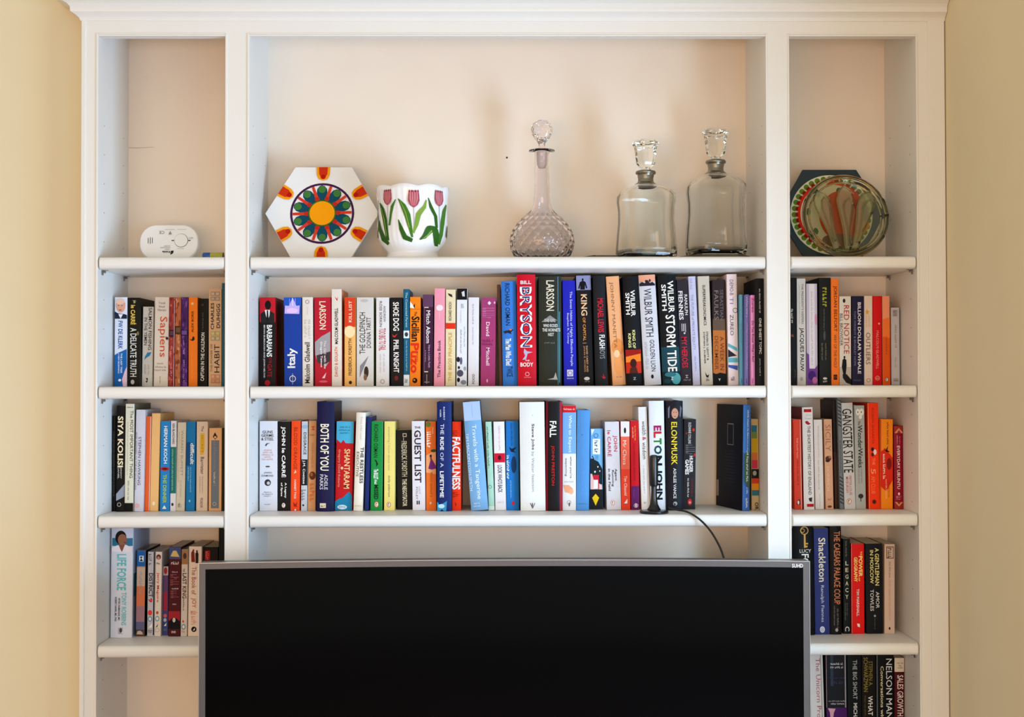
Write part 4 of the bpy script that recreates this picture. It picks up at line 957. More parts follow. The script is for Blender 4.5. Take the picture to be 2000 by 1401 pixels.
L4.bk(503, 570, 330, 494, '#c5c6d0', 'silver disc case with black capitals and red numeral', [
    ('r', 553, 330, 570, 1130, '#15141a'), ('dt', 350, 440, 512, 545, '#77727c'), ('t', 'DISTRICT', 535, 766, 511, 550, '#232228', .03), ('t', '9', 775, 815, 506, 545, '#cc2c3c', .05), ('e', 522, 915, 20, 26, '#e84a44'), ('e', 522, 975, 20, 26, '#6c98b4'), ('e', 522, 975, 12, 16, '#dce4ea'), ('p', [(508, 1058), (545, 1012), (540, 1058)], WH), ('dh', 1068, 1110, 503, 540, '#77727c')], rec=.108, kind=DV)
L4.bk(575, 640, 330, 562, '#e3dad2', 'cream disc case with red title', [
    ('e', 605, 380, 22, 26, '#6c3c3c'), ('e', 604, 390, 12, 16, '#c89080'), ('dh', 430, 450, 584, 622, '#3c3438'), ('t', 'Jerry Maguire', 530, 815, 582, 612, '#cf3a3c', .02), ('e', 592, 915, 12, 16, '#cf5a50'), ('e', 592, 972, 20, 26, '#7ca4b4'), ('e', 592, 972, 12, 16, '#e3e8ea'), ('p', [(575, 1058), (602, 1015), (592, 1050)], '#2c2428'), ('o', 592, 1082, 20, '#b8aca4')], rec=.108, kind=DV)
L4.bk(642, 696, 465, 636, '#4a5494', 'short blue disc case with violet panel', [
    ('band', 468, 555, '#c8b8b8'), ('e', 666, 510, 16, 34, '#a83c44'), ('r', 648, 560, 686, 720, '#77507c'), ('r', 646, 720, 684, 900, '#b4344c'), ('e', 662, 950, 16, 18, '#d87068'), ('e', 660, 992, 15, 18, '#b8c4cc'), ('p', [(648, 1050), (676, 1018), (672, 1050)], WH), ('dh', 1065, 1095, 646, 676, '#7c84b0')], rec=.120, kind=DV)
L4.bk(704, 816, 285, 692, '#571a26', 'wide maroon disc box with skyline picture', [
    ('band', 288, 400, '#4a5c8c'), ('p', [(715, 375), (740, 320), (770, 320), (790, 360), (800, 380)], '#d8c07c'), ('dh', 425, 452, 722, 790, '#e8dcdc'), ('dh', 518, 530, 732, 782, '#e8dcdc'), ('dt', 545, 640, 715, 795, '#8c5058'), ('dh', 678, 690, 728, 785, '#e8dcdc'), ('dt', 702, 780, 718, 795, '#8c5058'), ('dh', 826, 838, 735, 768, '#e8dcdc'), ('band', 900, 990, '#a8303c'),
    ('p', [(695, 1070), (700, 1000), (720, 975), (745, 960), (775, 970), (800, 1000), (806, 1070)], '#17141a'), ('e', 748, 985, 14, 22, '#d8c8c4'), ('h', 'DVD', 1090, 1110, 725, 765, '#e8e0e0', .03)], rec=.106, kind=DV)
L4.bk(821, 880, 308, 810, '#d5cbc5', 'pale disc case with brown picture on top', [
    ('band', 310, 450, '#a8805c'), ('e', 850, 370, 16, 30, '#5c3c2c'), ('t', 'THE', 492, 522, 832, 850, '#3c2c2c', .01), ('t', 'LAST KING', 535, 778, 828, 866, '#3a2426', .02), ('dt', 785, 895, 832, 848, '#6c5c5c'), ('e', 834, 998, 8, 12, '#c84c48'), ('e', 838, 1050, 20, 28, '#7ca0a8'), ('e', 838, 1050, 11, 16, '#dfe2e0'), ('dh', 1082, 1105, 820, 855, '#c08c88')], rec=.106, kind=DV)
L4.bk(890, 1010, 280, 878, '#e8d7cc', 'cream paperback with two small standing figures', [
    ('p', [(912, 430), (910, 340), (930, 308), (942, 340), (948, 430)], '#8c3024'), ('e', 932, 318, 8, 12, '#7c4a30'), ('p', [(952, 440), (950, 345), (968, 325), (980, 350), (978, 440)], '#2c1c20'), ('e', 965, 325, 8, 11, '#4c3028'),
    ('t', 'The Book of', 475, 742, 915, 958, '#a8584c', .0), ('t', 'JOY', 775, 868, 908, 958, '#c0543c', .0), ('dt', 900, 940, 905, 970, '#d88c78'), ('dt', 950, 1030, 910, 960, '#e0a490'), ('e', 936, 1075, 25, 26, '#1c181a'), ('p', [(925, 1088), (945, 1060), (945, 1085)], '#e8d7cc')], rec=.108)
L4.bk(1022, 1166, 285, 1010, '#130d0f', 'black book with small red lettering', [('r', 1040, 320, 1088, 412, '#a81c24'), ('dt', 330, 400, 1048, 1080, '#d87870')], rec=.118)
L4.bk(1170, 1226, 105, 1168, '#0d0d11', 'tall slim black book by the upright', [], rec=.088)
build_row(L4)

# ---------------- right bay
R2 = Row(1530, 520, 5.389, 1250, SH[1], 2, 'upper right shelf')
R2.bk(78, 138, 120, 84, '#171615', 'black book half hidden by the upright', [('dt', 450, 600, 82, 102, '#dcd8d2'), ('dt', 720, 745, 84, 118, '#b87058'), ('dt', 1085, 1170, 118, 130, '#6a6662')], rec=.108)
R2.bk(141, 232, 132, 147, '#dad6d1', 'pale paperback with two sizes of black capitals', [
    ('t', "THE PRESIDENT'S KEEPERS", 185, 608, 190, 212, '#4c4850', .0), ('dt', 195, 610, 162, 174, '#b4aeb0'), ('t', 'JACQUES PAUW', 648, 1105, 164, 216, '#2c2a2c', .02), ('e', 190, 1185, 16, 22, '#b8b2b0')])
R2.bk(243, 357, 185, 247, '#c9c2d2', 'white and violet watercolour book', [
    ('p', [(246, 910), (270, 930), (275, 1078), (330, 1078), (357, 1040), (357, 1250), (246, 1250)], '#7c4a9c'), ('e', 300, 1150, 40, 50, '#4c2880'), ('e', 330, 1200, 26, 36, '#c87ab0'), ('e', 342, 560, 14, 60, '#cf9cb4'), ('r', 272, 190, 330, 1072, '#e4dfe6'), ('dt', 270, 1040, 292, 312, '#b8b4c4')])
R2.bk(374, 497, 122, 378, '#242322', 'black book with lime decorative lettering', [
    ('dt', 225, 440, 410, 470, '#a8ac30'), ('dt', 450, 670, 422, 436, '#77756c'), ('e', 432, 730, 12, 50, '#55585c'), ('dt', 810, 985, 402, 416, '#8c8868'), ('dt', 810, 985, 440, 454, '#8c8868'), ('e', 438, 1180, 22, 12, '#dcd8d4'), ('dh', 1198, 1220, 416, 462, '#dcd8d4')])
R2.bk(500, 582, 132, 506, '#f58733', 'tall orange paperback with dark capitals', [
    ('t', 'JORDAN BELFORT', 208, 688, 522, 564, '#4c2818', .01), ('t', 'WAY OF THE WOLF', 720, 1068, 530, 560, '#6c3c20', .0), ('r', 528, 1140, 566, 1194, '#2c1c16'), ('o', 547, 1167, 12, '#c87848')])
R2.bk(589, 711, 318, 592, '#dfdad2', 'stone coloured paperback with a black walking figure', [
    ('e', 638, 365, 14, 22, '#2c2a2c'), ('t', 'RED NOTICE', 413, 922, 635, 692, '#b92a34', .0), ('t', 'BILL BROWDER', 500, 838, 594, 626, '#3c3a3c', .0), ('band', 1060, 1250, '#c4bdb4'), ('p', [(622, 985), (640, 968), (662, 985), (665, 1040), (656, 1140), (630, 1140), (614, 1060)], '#1c1a1c'), ('e', 642, 958, 10, 14, '#1c1a1c'), ('p', [(622, 1135), (665, 1135), (712, 1190), (712, 1245), (660, 1225), (625, 1175)], '#26242a')])
R2.bk(720, 847, 316, 722, '#292647', 'dark indigo paperback with white spaced capitals', [
    ('t', 'BILLION DOLLAR WHALE', 382, 1132, 782, 816, '#e8e6ee', .025), ('t', 'TOM WRIGHT & BRADLEY HOPE', 472, 1048, 742, 762, '#8c8aa8', .0), ('dh', 1188, 1208, 742, 812, '#6a688c')])
R2.bk(850, 937, 315, 852, '#e1cec1', 'pinkish cream paperback with a gold star', [
    ('p', [(880, 448), (888, 472), (905, 478), (892, 492), (895, 515), (880, 500), (865, 512), (870, 488), (860, 474), (875, 472)], '#d8a83c'), ('dt', 520, 640, 895, 912, '#c8b090'), ('dt', 520, 640, 866, 880, '#d0a870'), ('t', 'OUTLIERS', 700, 1035, 868, 914, '#6c5f58', .0), ('o', 895, 1200, 20, '#8c3c30')])
R2.bk(941, 1036, 315, 942, '#d4161b', 'vivid red paperback with pale red name', [('t', 'MALCOLM GLADWELL', 680, 1082, 976, 1002, '#f29c90', .01), ('e', 1006, 605, 10, 10, '#f4b0a0'), ('o', 990, 1178, 24, '#f0a898'), ('dh', 1168, 1188, 976, 1004, '#f0a898')])
R2.bk(1040, 1118, 315, 1048, '#ee9c76', 'thin peach and orange paperback', [('p', [(1044, 560), (1118, 540), (1124, 760), (1048, 740)], '#ef7f3c'), ('band', 740, 1250, '#e2621a'), ('dt', 760, 925, 1076, 1092, '#8c4420')] + penguin(1088, 1193, 24, '#2a1c18', '#e8e0d8'), side='#e28a60')
R2.bk(1130, 1220, 438, 1138, '#c6c1c3', 'short silver-grey paperback', [('r', 1150, 460, 1200, 530, '#a8a2a4'), ('dt', 470, 525, 1158, 1195, '#77727a'), ('dt', 615, 855, 1172, 1192, '#8c868a'), ('dt', 960, 1060, 1174, 1190, '#9c969a'), ('dh', 1165, 1212, 1160, 1206, '#8c868a')], rec=.116)
build_row(R2)

R3 = Row(1530, 760, 5.189, 1217, SH[2], 2, 'middle right shelf')
R3.bk(97, 182, 310, 112, '#dd4626', 'tomato red paperback with pale edges', [('r', 97, 312, 104, 1215, '#e8b8a0'), ('r', 174, 312, 182, 1215, '#e8b8a0'), ('dt', 500, 705, 134, 150, '#f0a088'), ('dt', 720, 970, 138, 156, '#a02c18'), ('p', [(135, 1170), (140, 1128), (165, 1115), (172, 1168)], '#2c1818'), ('e', 152, 1148, 9, 20, '#efe8e0')])
R3.bk(188, 295, 186, 208, '#dfdad6', 'white hardback with red blocks at both ends', [
    ('r', 205, 205, 282, 236, '#b81824'), ('r', 236, 1158, 308, 1188, '#b81824'), ('h', 'James', 258, 275, 222, 280, '#a8a2a6', .0), ('h', 'Hawes', 290, 308, 215, 282, '#a8a2a6', .0), ('p', [(215, 330), (240, 322), (262, 345), (275, 350), (250, 365), (225, 352)], '#a81c28'),
    ('t', 'THE SHORTEST HISTORY OF ENGLAND', 375, 1068, 244, 276, '#4c4a4c', .015), ('p', [(252, 1100), (290, 1092), (285, 1140), (260, 1130)], '#2c2a2c')], side='#8c1424', hb=True, rec=.100)
R3.bk(304, 392, 312, 324, '#dcd8d6', 'plain white slim paperback', [('dt', 375, 700, 350, 362, '#b0aaa8'), ('dt', 720, 1020, 352, 368, '#a8a2a0'), ('dt', 1060, 1190, 366, 376, '#b0aaa8')])
R3.bk(410, 490, 308, 430, '#d5a88a', 'dusty pink paperback with a brown sketch', [
    ('t', 'SICILY', 362, 632, 425, 478, '#a8745c', .0), ('e', 455, 705, 30, 26, '#5c3828'), ('e', 448, 728, 22, 14, '#3c241c'), ('e', 470, 690, 14, 14, '#a8785c'), ('t', 'NORWICH', 785, 1028, 438, 466, '#e4c4a8', .0), ('dh', 1105, 1125, 450, 480, '#8c6450'), ('e', 468, 1190, 22, 12, '#6c4430')])
R3.bk(496, 536, 112, 522, '#2b1e16', 'tall brown-black book between paler ones', [('band', 640, 1217, '#4a3020')], rec=.120)
R3.bk(541, 585, 90, 570, '#7c838a', 'narrow tall book with diagonal grey stripes', [('p', [(541, 100 + 36 * i), (585, 120 + 36 * i), (586, 134 + 36 * i), (541, 112 + 36 * i)], '#3a4048') for i in range(8)] + [('dt', 520, 860, 570, 582, '#26282c')] + [('p', [(560, 880 + 36 * i), (610, 905 + 36 * i), (611, 918 + 36 * i), (560, 894 + 36 * i)], '#3a4048') for i in range(8)])
R3.bk(587, 704, 142, 620, '#cccdd1', 'light grey leaning paperback with heavy black capitals', [
    ('t', 'GANGSTER STATE', 203, 848, 602, 702, '#1f1e20', .01), ('t', 'PIETER-LOUIS', 880, 1075, 668, 694, '#c46a64', .01), ('t', 'MYBURGH', 890, 1050, 634, 660, '#c46a64', .01)] + penguin(668, 1138, 30, '#d2643c'))
R3.bk(714, 820, 168, 732, '#b1b5b5', 'grey paperback with two cartoon babies', [
    ('e', 752, 235, 22, 34, '#e6e6e2'), ('e', 790, 235, 24, 36, '#e6e6e2'), ('e', 752, 235, 5, 8, '#3a3a3c'), ('e', 788, 235, 5, 8, '#3a3a3c'), ('e', 778, 285, 16, 20, '#e6e6e2'), ('t', 'The', 325, 368, 752, 776, '#26262a', .02), ('t', 'WonderWeeks', 368, 798, 752, 800, '#1f1f22', .02),
    ('dt', 810, 960, 786, 798, '#6c6c70'), ('dt', 810, 960, 758, 768, '#6c6c70'), ('e', 782, 1085, 26, 24, '#3c3c40'), ('r', 778, 1100, 786, 1140, '#3c3c40')])
R3.bk(852, 965, 142, 868, '#f4440c', 'tall bright orange-red book with tan edge', [
    ('r', 852, 145, 868, 1217, '#e0a070'), ('t', 'ROBIN SHARMA', 195, 560, 896, 920, '#b83408', .0), ('e', 905, 612, 16, 20, '#26242a'), ('e', 930, 640, 16, 28, '#e4dcd4'), ('e', 905, 665, 14, 20, '#5c2a1c'), ('t', 'THE', 700, 770, 902, 930, '#f89c6c', .0), ('t', '5', 808, 862, 888, 936, '#f8a47c', .01), ('t', 'AM CLUB', 885, 1062, 892, 932, '#f88c58', .0), ('e', 922, 1142, 20, 22, '#5c2410')])
R3.bk(975, 1110, 308, 975, '#f4951a', 'yellow-orange paperback with a red middle', [
    ('p', [(975, 640), (1030, 600), (1108, 700), (1108, 920), (1040, 1040), (975, 980)], '#dc3416'), ('r', 975, 312, 986, 1215, '#c83c18'), ('dt', 340, 555, 1046, 1068, '#6c3c14'), ('p', [(1010, 600), (1035, 620), (1060, 570), (1052, 620), (1080, 640), (1040, 640)], '#26201c'), ('e', 1070, 760, 26, 60, '#8c2014'), ('dt', 660, 905, 1006, 1032, '#f6ece0'), ('dt', 915, 1115, 1034, 1046, '#f8d8b0'), ('dt', 925, 1095, 1062, 1074, '#8c3c14')])
R3.bk(1120, 1218, 375, 1125, '#981234', 'short crimson hardback with orange chevrons', [
    ('band', 378, 448, '#a83828'), ('p', [(1128, 440), (1172, 395), (1215, 440), (1215, 448), (1128, 448)], '#d8a078'), ('p', [(1150, 448), (1172, 415), (1196, 448)], '#a83828'), ('band', 1140, 1212, '#a83828'), ('p', [(1128, 1145), (1215, 1145), (1172, 1190)], '#d8a078'), ('p', [(1150, 1145), (1196, 1145), (1172, 1170)], '#a83828'),
    ('dt', 480, 560, 1176, 1188, '#d890a0'), ('dt', 470, 560, 1150, 1160, '#f0c0c8'), ('t', 'EVERYDAY UBUNTU', 575, 1012, 1152, 1184, '#f4e0dc', .02), ('e', 1172, 1062, 10, 14, '#f0d8d0'), ('dt', 1085, 1120, 1142, 1200, '#d890a0')], hb=True, rec=.108)
build_row(R3)

R4 = Row(1530, 1000, 3.493, 836, SH[3], 2, 'lower right shelf')
R4.bk(62, 200, 98, 76, '#0f0e10', 'black hardback with a gold key', [
    ('o', 140, 128, 28, '#d8a84c'), ('o', 128, 128, 14, '#e8bc64'), ('r', 137, 152, 149, 245, '#d8a84c'), ('r', 149, 212, 166, 222, '#d8a84c'), ('r', 149, 230, 162, 242, '#d8a84c'), ('h', 'LUCY', 254, 278, 108, 186, '#ece8e4', .01), ('t', 'FOLEY', 286, 470, 122, 172, '#f0ece8', .03)], hb=True, rec=.095)
R4.bk(205, 306, 113, 217, '#363f7c', 'slate blue book with cream serif name', [('t', 'Shackleton', 178, 478, 240, 288, '#efe6cf', .02), ('t', 'Ranulph Fiennes', 502, 752, 252, 278, '#d8d8e4', .0), ('e', 266, 803, 17, 22, '#dcdce4'), ('t', 'CC', 792, 815, 258, 274, '#363f7c', .0)], rec=.102)
R4.bk(313, 392, 100, 318, '#1b1514', 'black book with copper condensed capitals', [('t', 'THE CAESARS PALACE COUP', 132, 630, 342, 384, '#d0885c', .02), ('dt', 660, 790, 364, 376, '#8c8078'), ('dt', 640, 770, 342, 350, '#8c8078'), ('e', 362, 805, 10, 12, '#b8b0a8')], hb=True, rec=.102)
R4.bk(405, 454, 186, 410, '#191b1c', 'narrow black book with wide cream letters', [
    ('dt', 200, 305, 422, 432, '#8c8c84')] + [('h', c, 338 + 46 * i, 366 + 46 * i, 422, 442, '#e6e4c4', .01) for i, c in enumerate('LEGACY')] + [('dt', 625, 740, 420, 426, '#6c9080'), ('dt', 625, 710, 432, 438, '#8c7088'), ('t', 'C', 785, 818, 420, 450, '#dcdcd4', .02)])
R4.bk(461, 549, 218, 466, '#e41d1a', 'bright red paperback with yellow capitals', [
    ('r', 461, 220, 466, 834, '#f0c8c0'), ('t', 'THE', 270, 298, 522, 535, '#f8d860', .02), ('t', 'POWER', 302, 445, 512, 538, '#f8e08c', .05), ('t', 'OF', 450, 475, 510, 522, '#f8d860', .02), ('t', 'GEOGRAPHY', 310, 480, 480, 504, '#f8e08c', .05), ('t', 'TIM MARSHALL', 528, 716, 498, 516, '#f8e8e0', .02), ('p', [(502, 765), (520, 768), (522, 792), (506, 785)], '#f8e8e0')])
R4.bk(558, 672, 218, 566, '#1b1b1e', 'black paperback with yellow and white capitals', [
    ('t', 'A GENTLEMAN', 248, 505, 624, 652, '#f0e498', .02), ('t', 'IN MOSCOW', 262, 492, 590, 614, '#f0e498', .02), ('t', 'AMOR', 548, 662, 630, 654, '#dcdcd8', .01), ('t', 'TOWLES', 533, 680, 592, 616, '#dcdcd8', .01), ('e', 624, 714, 7, 8, '#a8a8a4'), ('dt', 730, 805, 620, 628, '#6c6c6c')])
R4.bk(690, 760, 221, 690, '#dabfae', 'beige paperback with a square line drawing', [
    ('r', 702, 238, 752, 320, '#4c4440'), ('r', 706, 243, 748, 315, '#dabfae'), ('dt', 248, 310, 710, 745, '#77665c'), ('dt', 342, 452, 720, 732, '#8c7a70'), ('dt', 470, 745, 720, 732, '#d0a08c'), ('e', 724, 800, 6, 10, '#2c2624')])
build_row(R4)

R5 = Row(1580, 1270, 9.09, (EYE - SH[4]) and ((744 + (EYE - SH[4]) / (DIST + .108) * F) - 1270) * 9.09, SH[4], 2, 'bottom right shelf')
bot = R5.base
R5.bk(5, 240, 60, 60, '#dcd8d5', 'white book with thin crimson typewriter title', [('t', 'The Unicorn Project', 145, 1430, 108, 212, '#b84c62', -.005), ('r', 222, 70, 240, bot, '#a8a498')])
R5.bk(296, 662, 70, 320, '#1f2129', 'wide glossy black paperback with a purple base', [
    ('r', 296, 72, 320, bot, '#b8949c'), ('r', 640, 72, 662, bot, '#a09ca8'), ('r', 380, 72, 430, 640, '#3c4658'), ('dh', 225, 262, 380, 595, '#e8e8ea'), ('dh', 290, 325, 380, 605, '#dcdce0'), ('dh', 470, 510, 370, 620, '#3c3866'), ('dh', 550, 600, 385, 605, '#48446e'), ('dh', 890, 915, 350, 640, '#b8b4bc'), ('dh', 935, 965, 388, 620, '#d0ccd4'),
    ('band', 1020, bot, '#52206c'), ('p', [(335, 1030), (470, 1040), (440, 1110), (430, 1191), (380, 1191), (370, 1100)], '#d8a8b4')])
R5.bk(674, 926, 60, 690, '#0f131a', 'black hardback with slim grey-white capitals', [('t', 'THE BIG SHORT', 178, 872, 778, 852, '#c2c6cc', .0), ('t', 'MICHAEL LEWIS', 940, 1640, 790, 858, '#e0e2e6', .02)])
R5.bk(932, 1186, 62, 950, '#18130d', 'dark brown book with bronze capitals', [('t', 'STEPHEN A.', 200, 640, 1060, 1130, '#9c8c44', .0), ('t', 'SCHWARZMAN', 132, 738, 970, 1044, '#a8984c', .0), ('t', 'WHAT IT TAKES', 815, 1640, 1050, 1135, '#e8e6e2', .02), ('dt', 810, 1200, 985, 1015, '#6c6438')])
R5.bk(1192, 1506, 58, 1200, '#0d0f13', 'thick black biography with white and cream lines', [('r', 1194, 60, 1216, bot, '#6c747c'), ('t', 'NELSON MANDELA', 155, 1640, 1368, 1475, '#e2e4e6', .0), ('t', 'Conversations with Myself', 288, 1640, 1252, 1325, '#e4dcb0', .02)])
R5.bk(1514, 1690, 140, 1514, '#561017', 'dark maroon book with a cream top block', [('band', 142, 388, '#e4d8c6'), ('dh', 218, 245, 1560, 1665, '#6c6054'), ('dh', 262, 290, 1590, 1635, '#6c6054'), ('dh', 302, 328, 1570, 1655, '#6c6054'), ('t', 'SALES GROWTH', 445, 1172, 1563, 1672, '#ecdcd8', .02)])
build_row(R5)


# ================================================================== top shelf things
def px_m(y): return (DIST + y) / F


S1 = SH[0]
EPS = .0004


def hex_tile(name, cxp, topp, y_bot, R, lean, thick, label, design, edge_mat, face_mat):
    """tile standing on one edge and leaning back on the wall; built in its own frame: x right, z up, face at y = 0"""
    cx = X(cxp, topp, y_bot)
    root = empty(name, (cx, y_bot, S1 + EPS + (thick + .0016) * math.sin(lean)), label, 'decorative tile', rot=(-lean, 0, 0))
    h = R * math.sqrt(3) / 2
    pts = [(R * math.cos(PI / 3 * k), h + R * math.sin(PI / 3 * k)) for k in range(6)]
    g = G().extrude(pts, 'y', 0, thick)
    o = g.make('tile_body', [face_mat], root, bevel=.0008, seg=2)
    o2 = G().extrude([(x * .985, h + (z - h) * .985) for x, z in pts], 'y', thick, thick + .0015).make('tile_back', edge_mat, root)
    p = Print(lambda u: 0.0)
    design(p, 0, h, R)
    p.make('painted_design', root)
    return root


def sun_design(p, cx, cz, R):
    s = R / 110.0            # design drawn with a circumradius of 110 units
    def rr(a, r): return (cx + r * s * math.cos(a), cz + r * s * math.sin(a))
    p.ell(cx, cz, 62 * s, 62 * s, '#4a2350', 48)
    p.ell(cx, cz, 57.5 * s, 57.5 * s, '#ece6e4', 48)
    for k in range(10):
        a = PI / 2 + .03 + 2 * PI * k / 10
        ca, sa = math.cos(a), math.sin(a)
        def q(u, v): return (cx + (u * ca - v * sa) * s, cz + (u * sa + v * ca) * s)
        p.poly([q(24, -7), q(40, -10.5), (q(50, -9.5)), q(56, -5), q(57.5, 0), q(56, 5), q(50, 9.5), q(40, 10.5), q(24, 7)], '#0f5367')
        p.ell(*q(49, 0), 7.2 * s, 7.2 * s, '#4c8340', 16)
    for k in range(10):
        a = PI / 2 + .03 + 2 * PI * (k + .5) / 10
        ca, sa = math.cos(a), math.sin(a)
        def q(u, v): return (cx + (u * ca - v * sa) * s, cz + (u * sa + v * ca) * s)
        p.poly([q(26, -3.4), q(57, -2.6), q(57, 2.6), q(26, 3.4)], '#d4472e')
        p.ell(*q(30, 0), 5 * s, 4.6 * s, '#c03024', 12)
    p.ell(cx, cz, 27 * s, 27 * s, '#45702c', 32)
    p.ell(cx, cz, 24.3 * s, 24.3 * s, '#f4a308', 32)
    for k in range(6):
        a = PI / 6 + PI / 3 * k
        ca, sa = math.cos(a), math.sin(a)
        E_ = 94.6
        def q(u, v): return (cx + (u * ca - v * sa) * s, cz + (u * sa + v * ca) * s)
        p.poly([q(E_, -13.4), q(78, -12.4), q(70, -8.5), q(66.5, 0), q(70, 8.5), q(78, 12.4), q(E_, 13.4)], '#f1a414')
        p.poly([q(E_, -8.8), q(80, -8), q(74, -4.5), q(74, 4.5), q(80, 8), q(E_, 8.8)], '#cf3a10')
        p.ell(*q(74.5, 0), 5 * s, 5 * s, '#b81a14', 14)


WTILE = pmat('glazed_white_tile', '#eceae8', .18, .5, noise=.015, scale=30)
TBACK = pmat('grey_tile_back', '#4c4a46', .9, .2, noise=.2, scale=60, bump=.4)
hex_tile('hexagonal_tile', 626.5, 420, .118, 112 * px_m(.118), math.radians(12.5), .009,
         'white hexagonal tile painted with an orange sun in a ring of teal petals', sun_design, TBACK, WTILE)

# tulip pot
yp = .105
pm = px_m(yp)
pcx = X(805.5, 440, yp)
ztop = Z(358.5, 805, yp) - S1
pot = empty('tulip_planter', (pcx, yp, S1 + EPS), 'white ceramic planter with scalloped rim and painted pink tulips', 'planter')
prof = [(50, 0), (51.5, 2), (52, 5), (50, 9), (48.5, 13), (49, 17), (54, 22), (60, 30), (66, 42), (68.5, 60), (68, 80), (67.5, 100), (68.5, 120), (70.5, 135), (72, 144)]
SCL = ztop / 158.0


def prad(z):        # z in profile units -> radius in metres
    for (r0, z0), (r1, z1) in zip(prof[:-1], prof[1:]):
        if z0 <= z <= z1: return (r0 + (r1 - r0) * (z - z0) / (z1 - z0)) * pm
    return prof[-1][0] * pm


N = 144
V, fs = [], []
def rim(a, z): return z + (5.0 * abs(math.cos(a * 4 + .75)) - 1.5) * max(0, (z - 60) / 84) if z > 60 else z
for r, z in prof:
    for k in range(N):
        a = 2 * PI * k / N
        rr = r * pm * (1 + .006 * math.cos(a * 36) * (1 if 24 < z < 138 else 0))
        V.append((rr * math.cos(a), rr * math.sin(a), rim(a, z) * SCL))
inner = [(70, 145), (66.5, 130), (64.5, 100), (65, 60), (60, 38), (48, 24), (1, 22)]
for r, z in inner:
    for k in range(N):
        a = 2 * PI * k / N
        V.append((r * pm * math.cos(a), r * pm * math.sin(a), rim(a, z) * SCL))
M = len(prof) + len(inner)
for i in range(M - 1):
    for k in range(N):
        k2 = (k + 1) % N
        fs.append((i * N + k, i * N + k2, (i + 1) * N + k2, (i + 1) * N + k))
fs.append(tuple(range(N))[::-1])
CER = pmat('white_glazed_ceramic', '#efeef0', .15, .5, noise=.015, scale=30, coat=.3)
mesh_obj('planter_body', V, fs, CER, pot, smooth=True)


class Wrap:
    """paint strokes on the pot: crop coordinates of the photograph's pot (scale 5, centre 1525, foot 967)"""
    def __init__(s): s.v = []; s.f = []; s.m = []; s.mats = []; s.n = 0

    def pt(s, x, y, off):
        zu = (975 - y) / 5.0 * (pm / SCL)
        r = prad(max(0, min(144, zu))) + off
        sx = (x - 1525) / 5.0 * pm
        a = math.asin(max(-.995, min(.995, sx / r)))
        return (r * math.sin(a), -r * math.cos(a), zu * SCL)

    def stroke(s, pts, col, sub=6):
        wide = col in (GD, GM, GLt)
        m = ink(col)
        if m not in s.mats: s.mats.append(m)
        mi = s.mats.index(m)
        s.n += 1
        off = .0009 + .00006 * s.n
        fine = []
        for i in range(len(pts) - 1):
            for k in range(sub):
                t = k / sub
                fine.append(tuple(pts[i][j] + (pts[i + 1][j] - pts[i][j]) * t for j in range(3)))
        fine.append(pts[-1])
        if wide: fine = [(a, b, c * 1.22) for a, b, c in fine]
        base = len(s.v)
        for i, (x, y, w) in enumerate(fine):
            x0, y0, _ = fine[max(0, i - 1)]
            x1, y1, _ = fine[min(len(fine) - 1, i + 1)]
            L = math.hypot(x1 - x0, y1 - y0) or 1
            nx, ny = -(y1 - y0) / L, (x1 - x0) / L
            for q in (-1, 0, 1): s.v.append(s.pt(x + nx * w * q, y + ny * w * q, off))
            if i:
                for q in (0, 1):
                    a = base + 3 * (i - 1) + q
                    s.f.append((a, a + 1, a + 4, a + 3)); s.m.append(mi)


wr_ = Wrap()
GD, GM, GLt = '#3c6a26', '#4f8230', '#8aa84c'
for cx, top, bot_, w in ((1303, 320, 462, 42), (1560, 335, 495, 56), (1797, 325, 470, 38)):
    wr_.stroke([(cx, bot_ - 6, 3), (cx + 2, bot_ + 90, 3), (cx + 6, bot_ + 250, 3)], '#b4bcc4')
# leaves of the three tulips
wr_.stroke([(1222, 430, 3), (1250, 500, 16), (1275, 600, 18), (1290, 700, 15), (1305, 800, 12)], GD)
wr_.stroke([(1385, 415, 3), (1350, 480, 12), (1335, 560, 9), (1322, 660, 7)], GM)
wr_.stroke([(1215, 600, 3), (1225, 690, 14), (1260, 780, 20), (1310, 835, 10)], GD)
wr_.stroke([(1410, 410, 3), (1460, 480, 20), (1500, 570, 24), (1525, 680, 16), (1545, 780, 8)], GM)
wr_.stroke([(1680, 420, 3), (1660, 490, 14), (1605, 560, 20), (1585, 660, 16), (1555, 740, 8)], GLt)
wr_.stroke([(1412, 610, 3), (1440, 700, 16), (1475, 780, 20), (1545, 810, 14)], GD)
wr_.stroke([(1698, 400, 3), (1720, 480, 12), (1765, 570, 12), (1775, 680, 9)], GD)
wr_.stroke([(1860, 440, 3), (1840, 520, 12), (1828, 620, 14), (1815, 740, 12), (1790, 830, 8)], GM)
wr_.stroke([(1615, 800, 3), (1660, 770, 18), (1710, 700, 30), (1760, 690, 20), (1770, 760, 24), (1765, 850, 12)], GD)
wr_.stroke([(1640, 795, 2), (1690, 760, 6), (1730, 710, 6)], GLt)
wr_.stroke([(1200, 400, 2), (1196, 520, 5), (1205, 640, 5), (1190, 760, 4)], '#5c6a3c')
wr_.stroke([(1870, 640, 2), (1862, 740, 5), (1868, 830, 3)], '#5c6a3c')
wr_.stroke([(1430, 430, 2), (1480, 540, 5), (1520, 690, 4)], GLt)
wr_.stroke([(1235, 480, 2), (1270, 600, 4), (1295, 760, 3)], GLt)
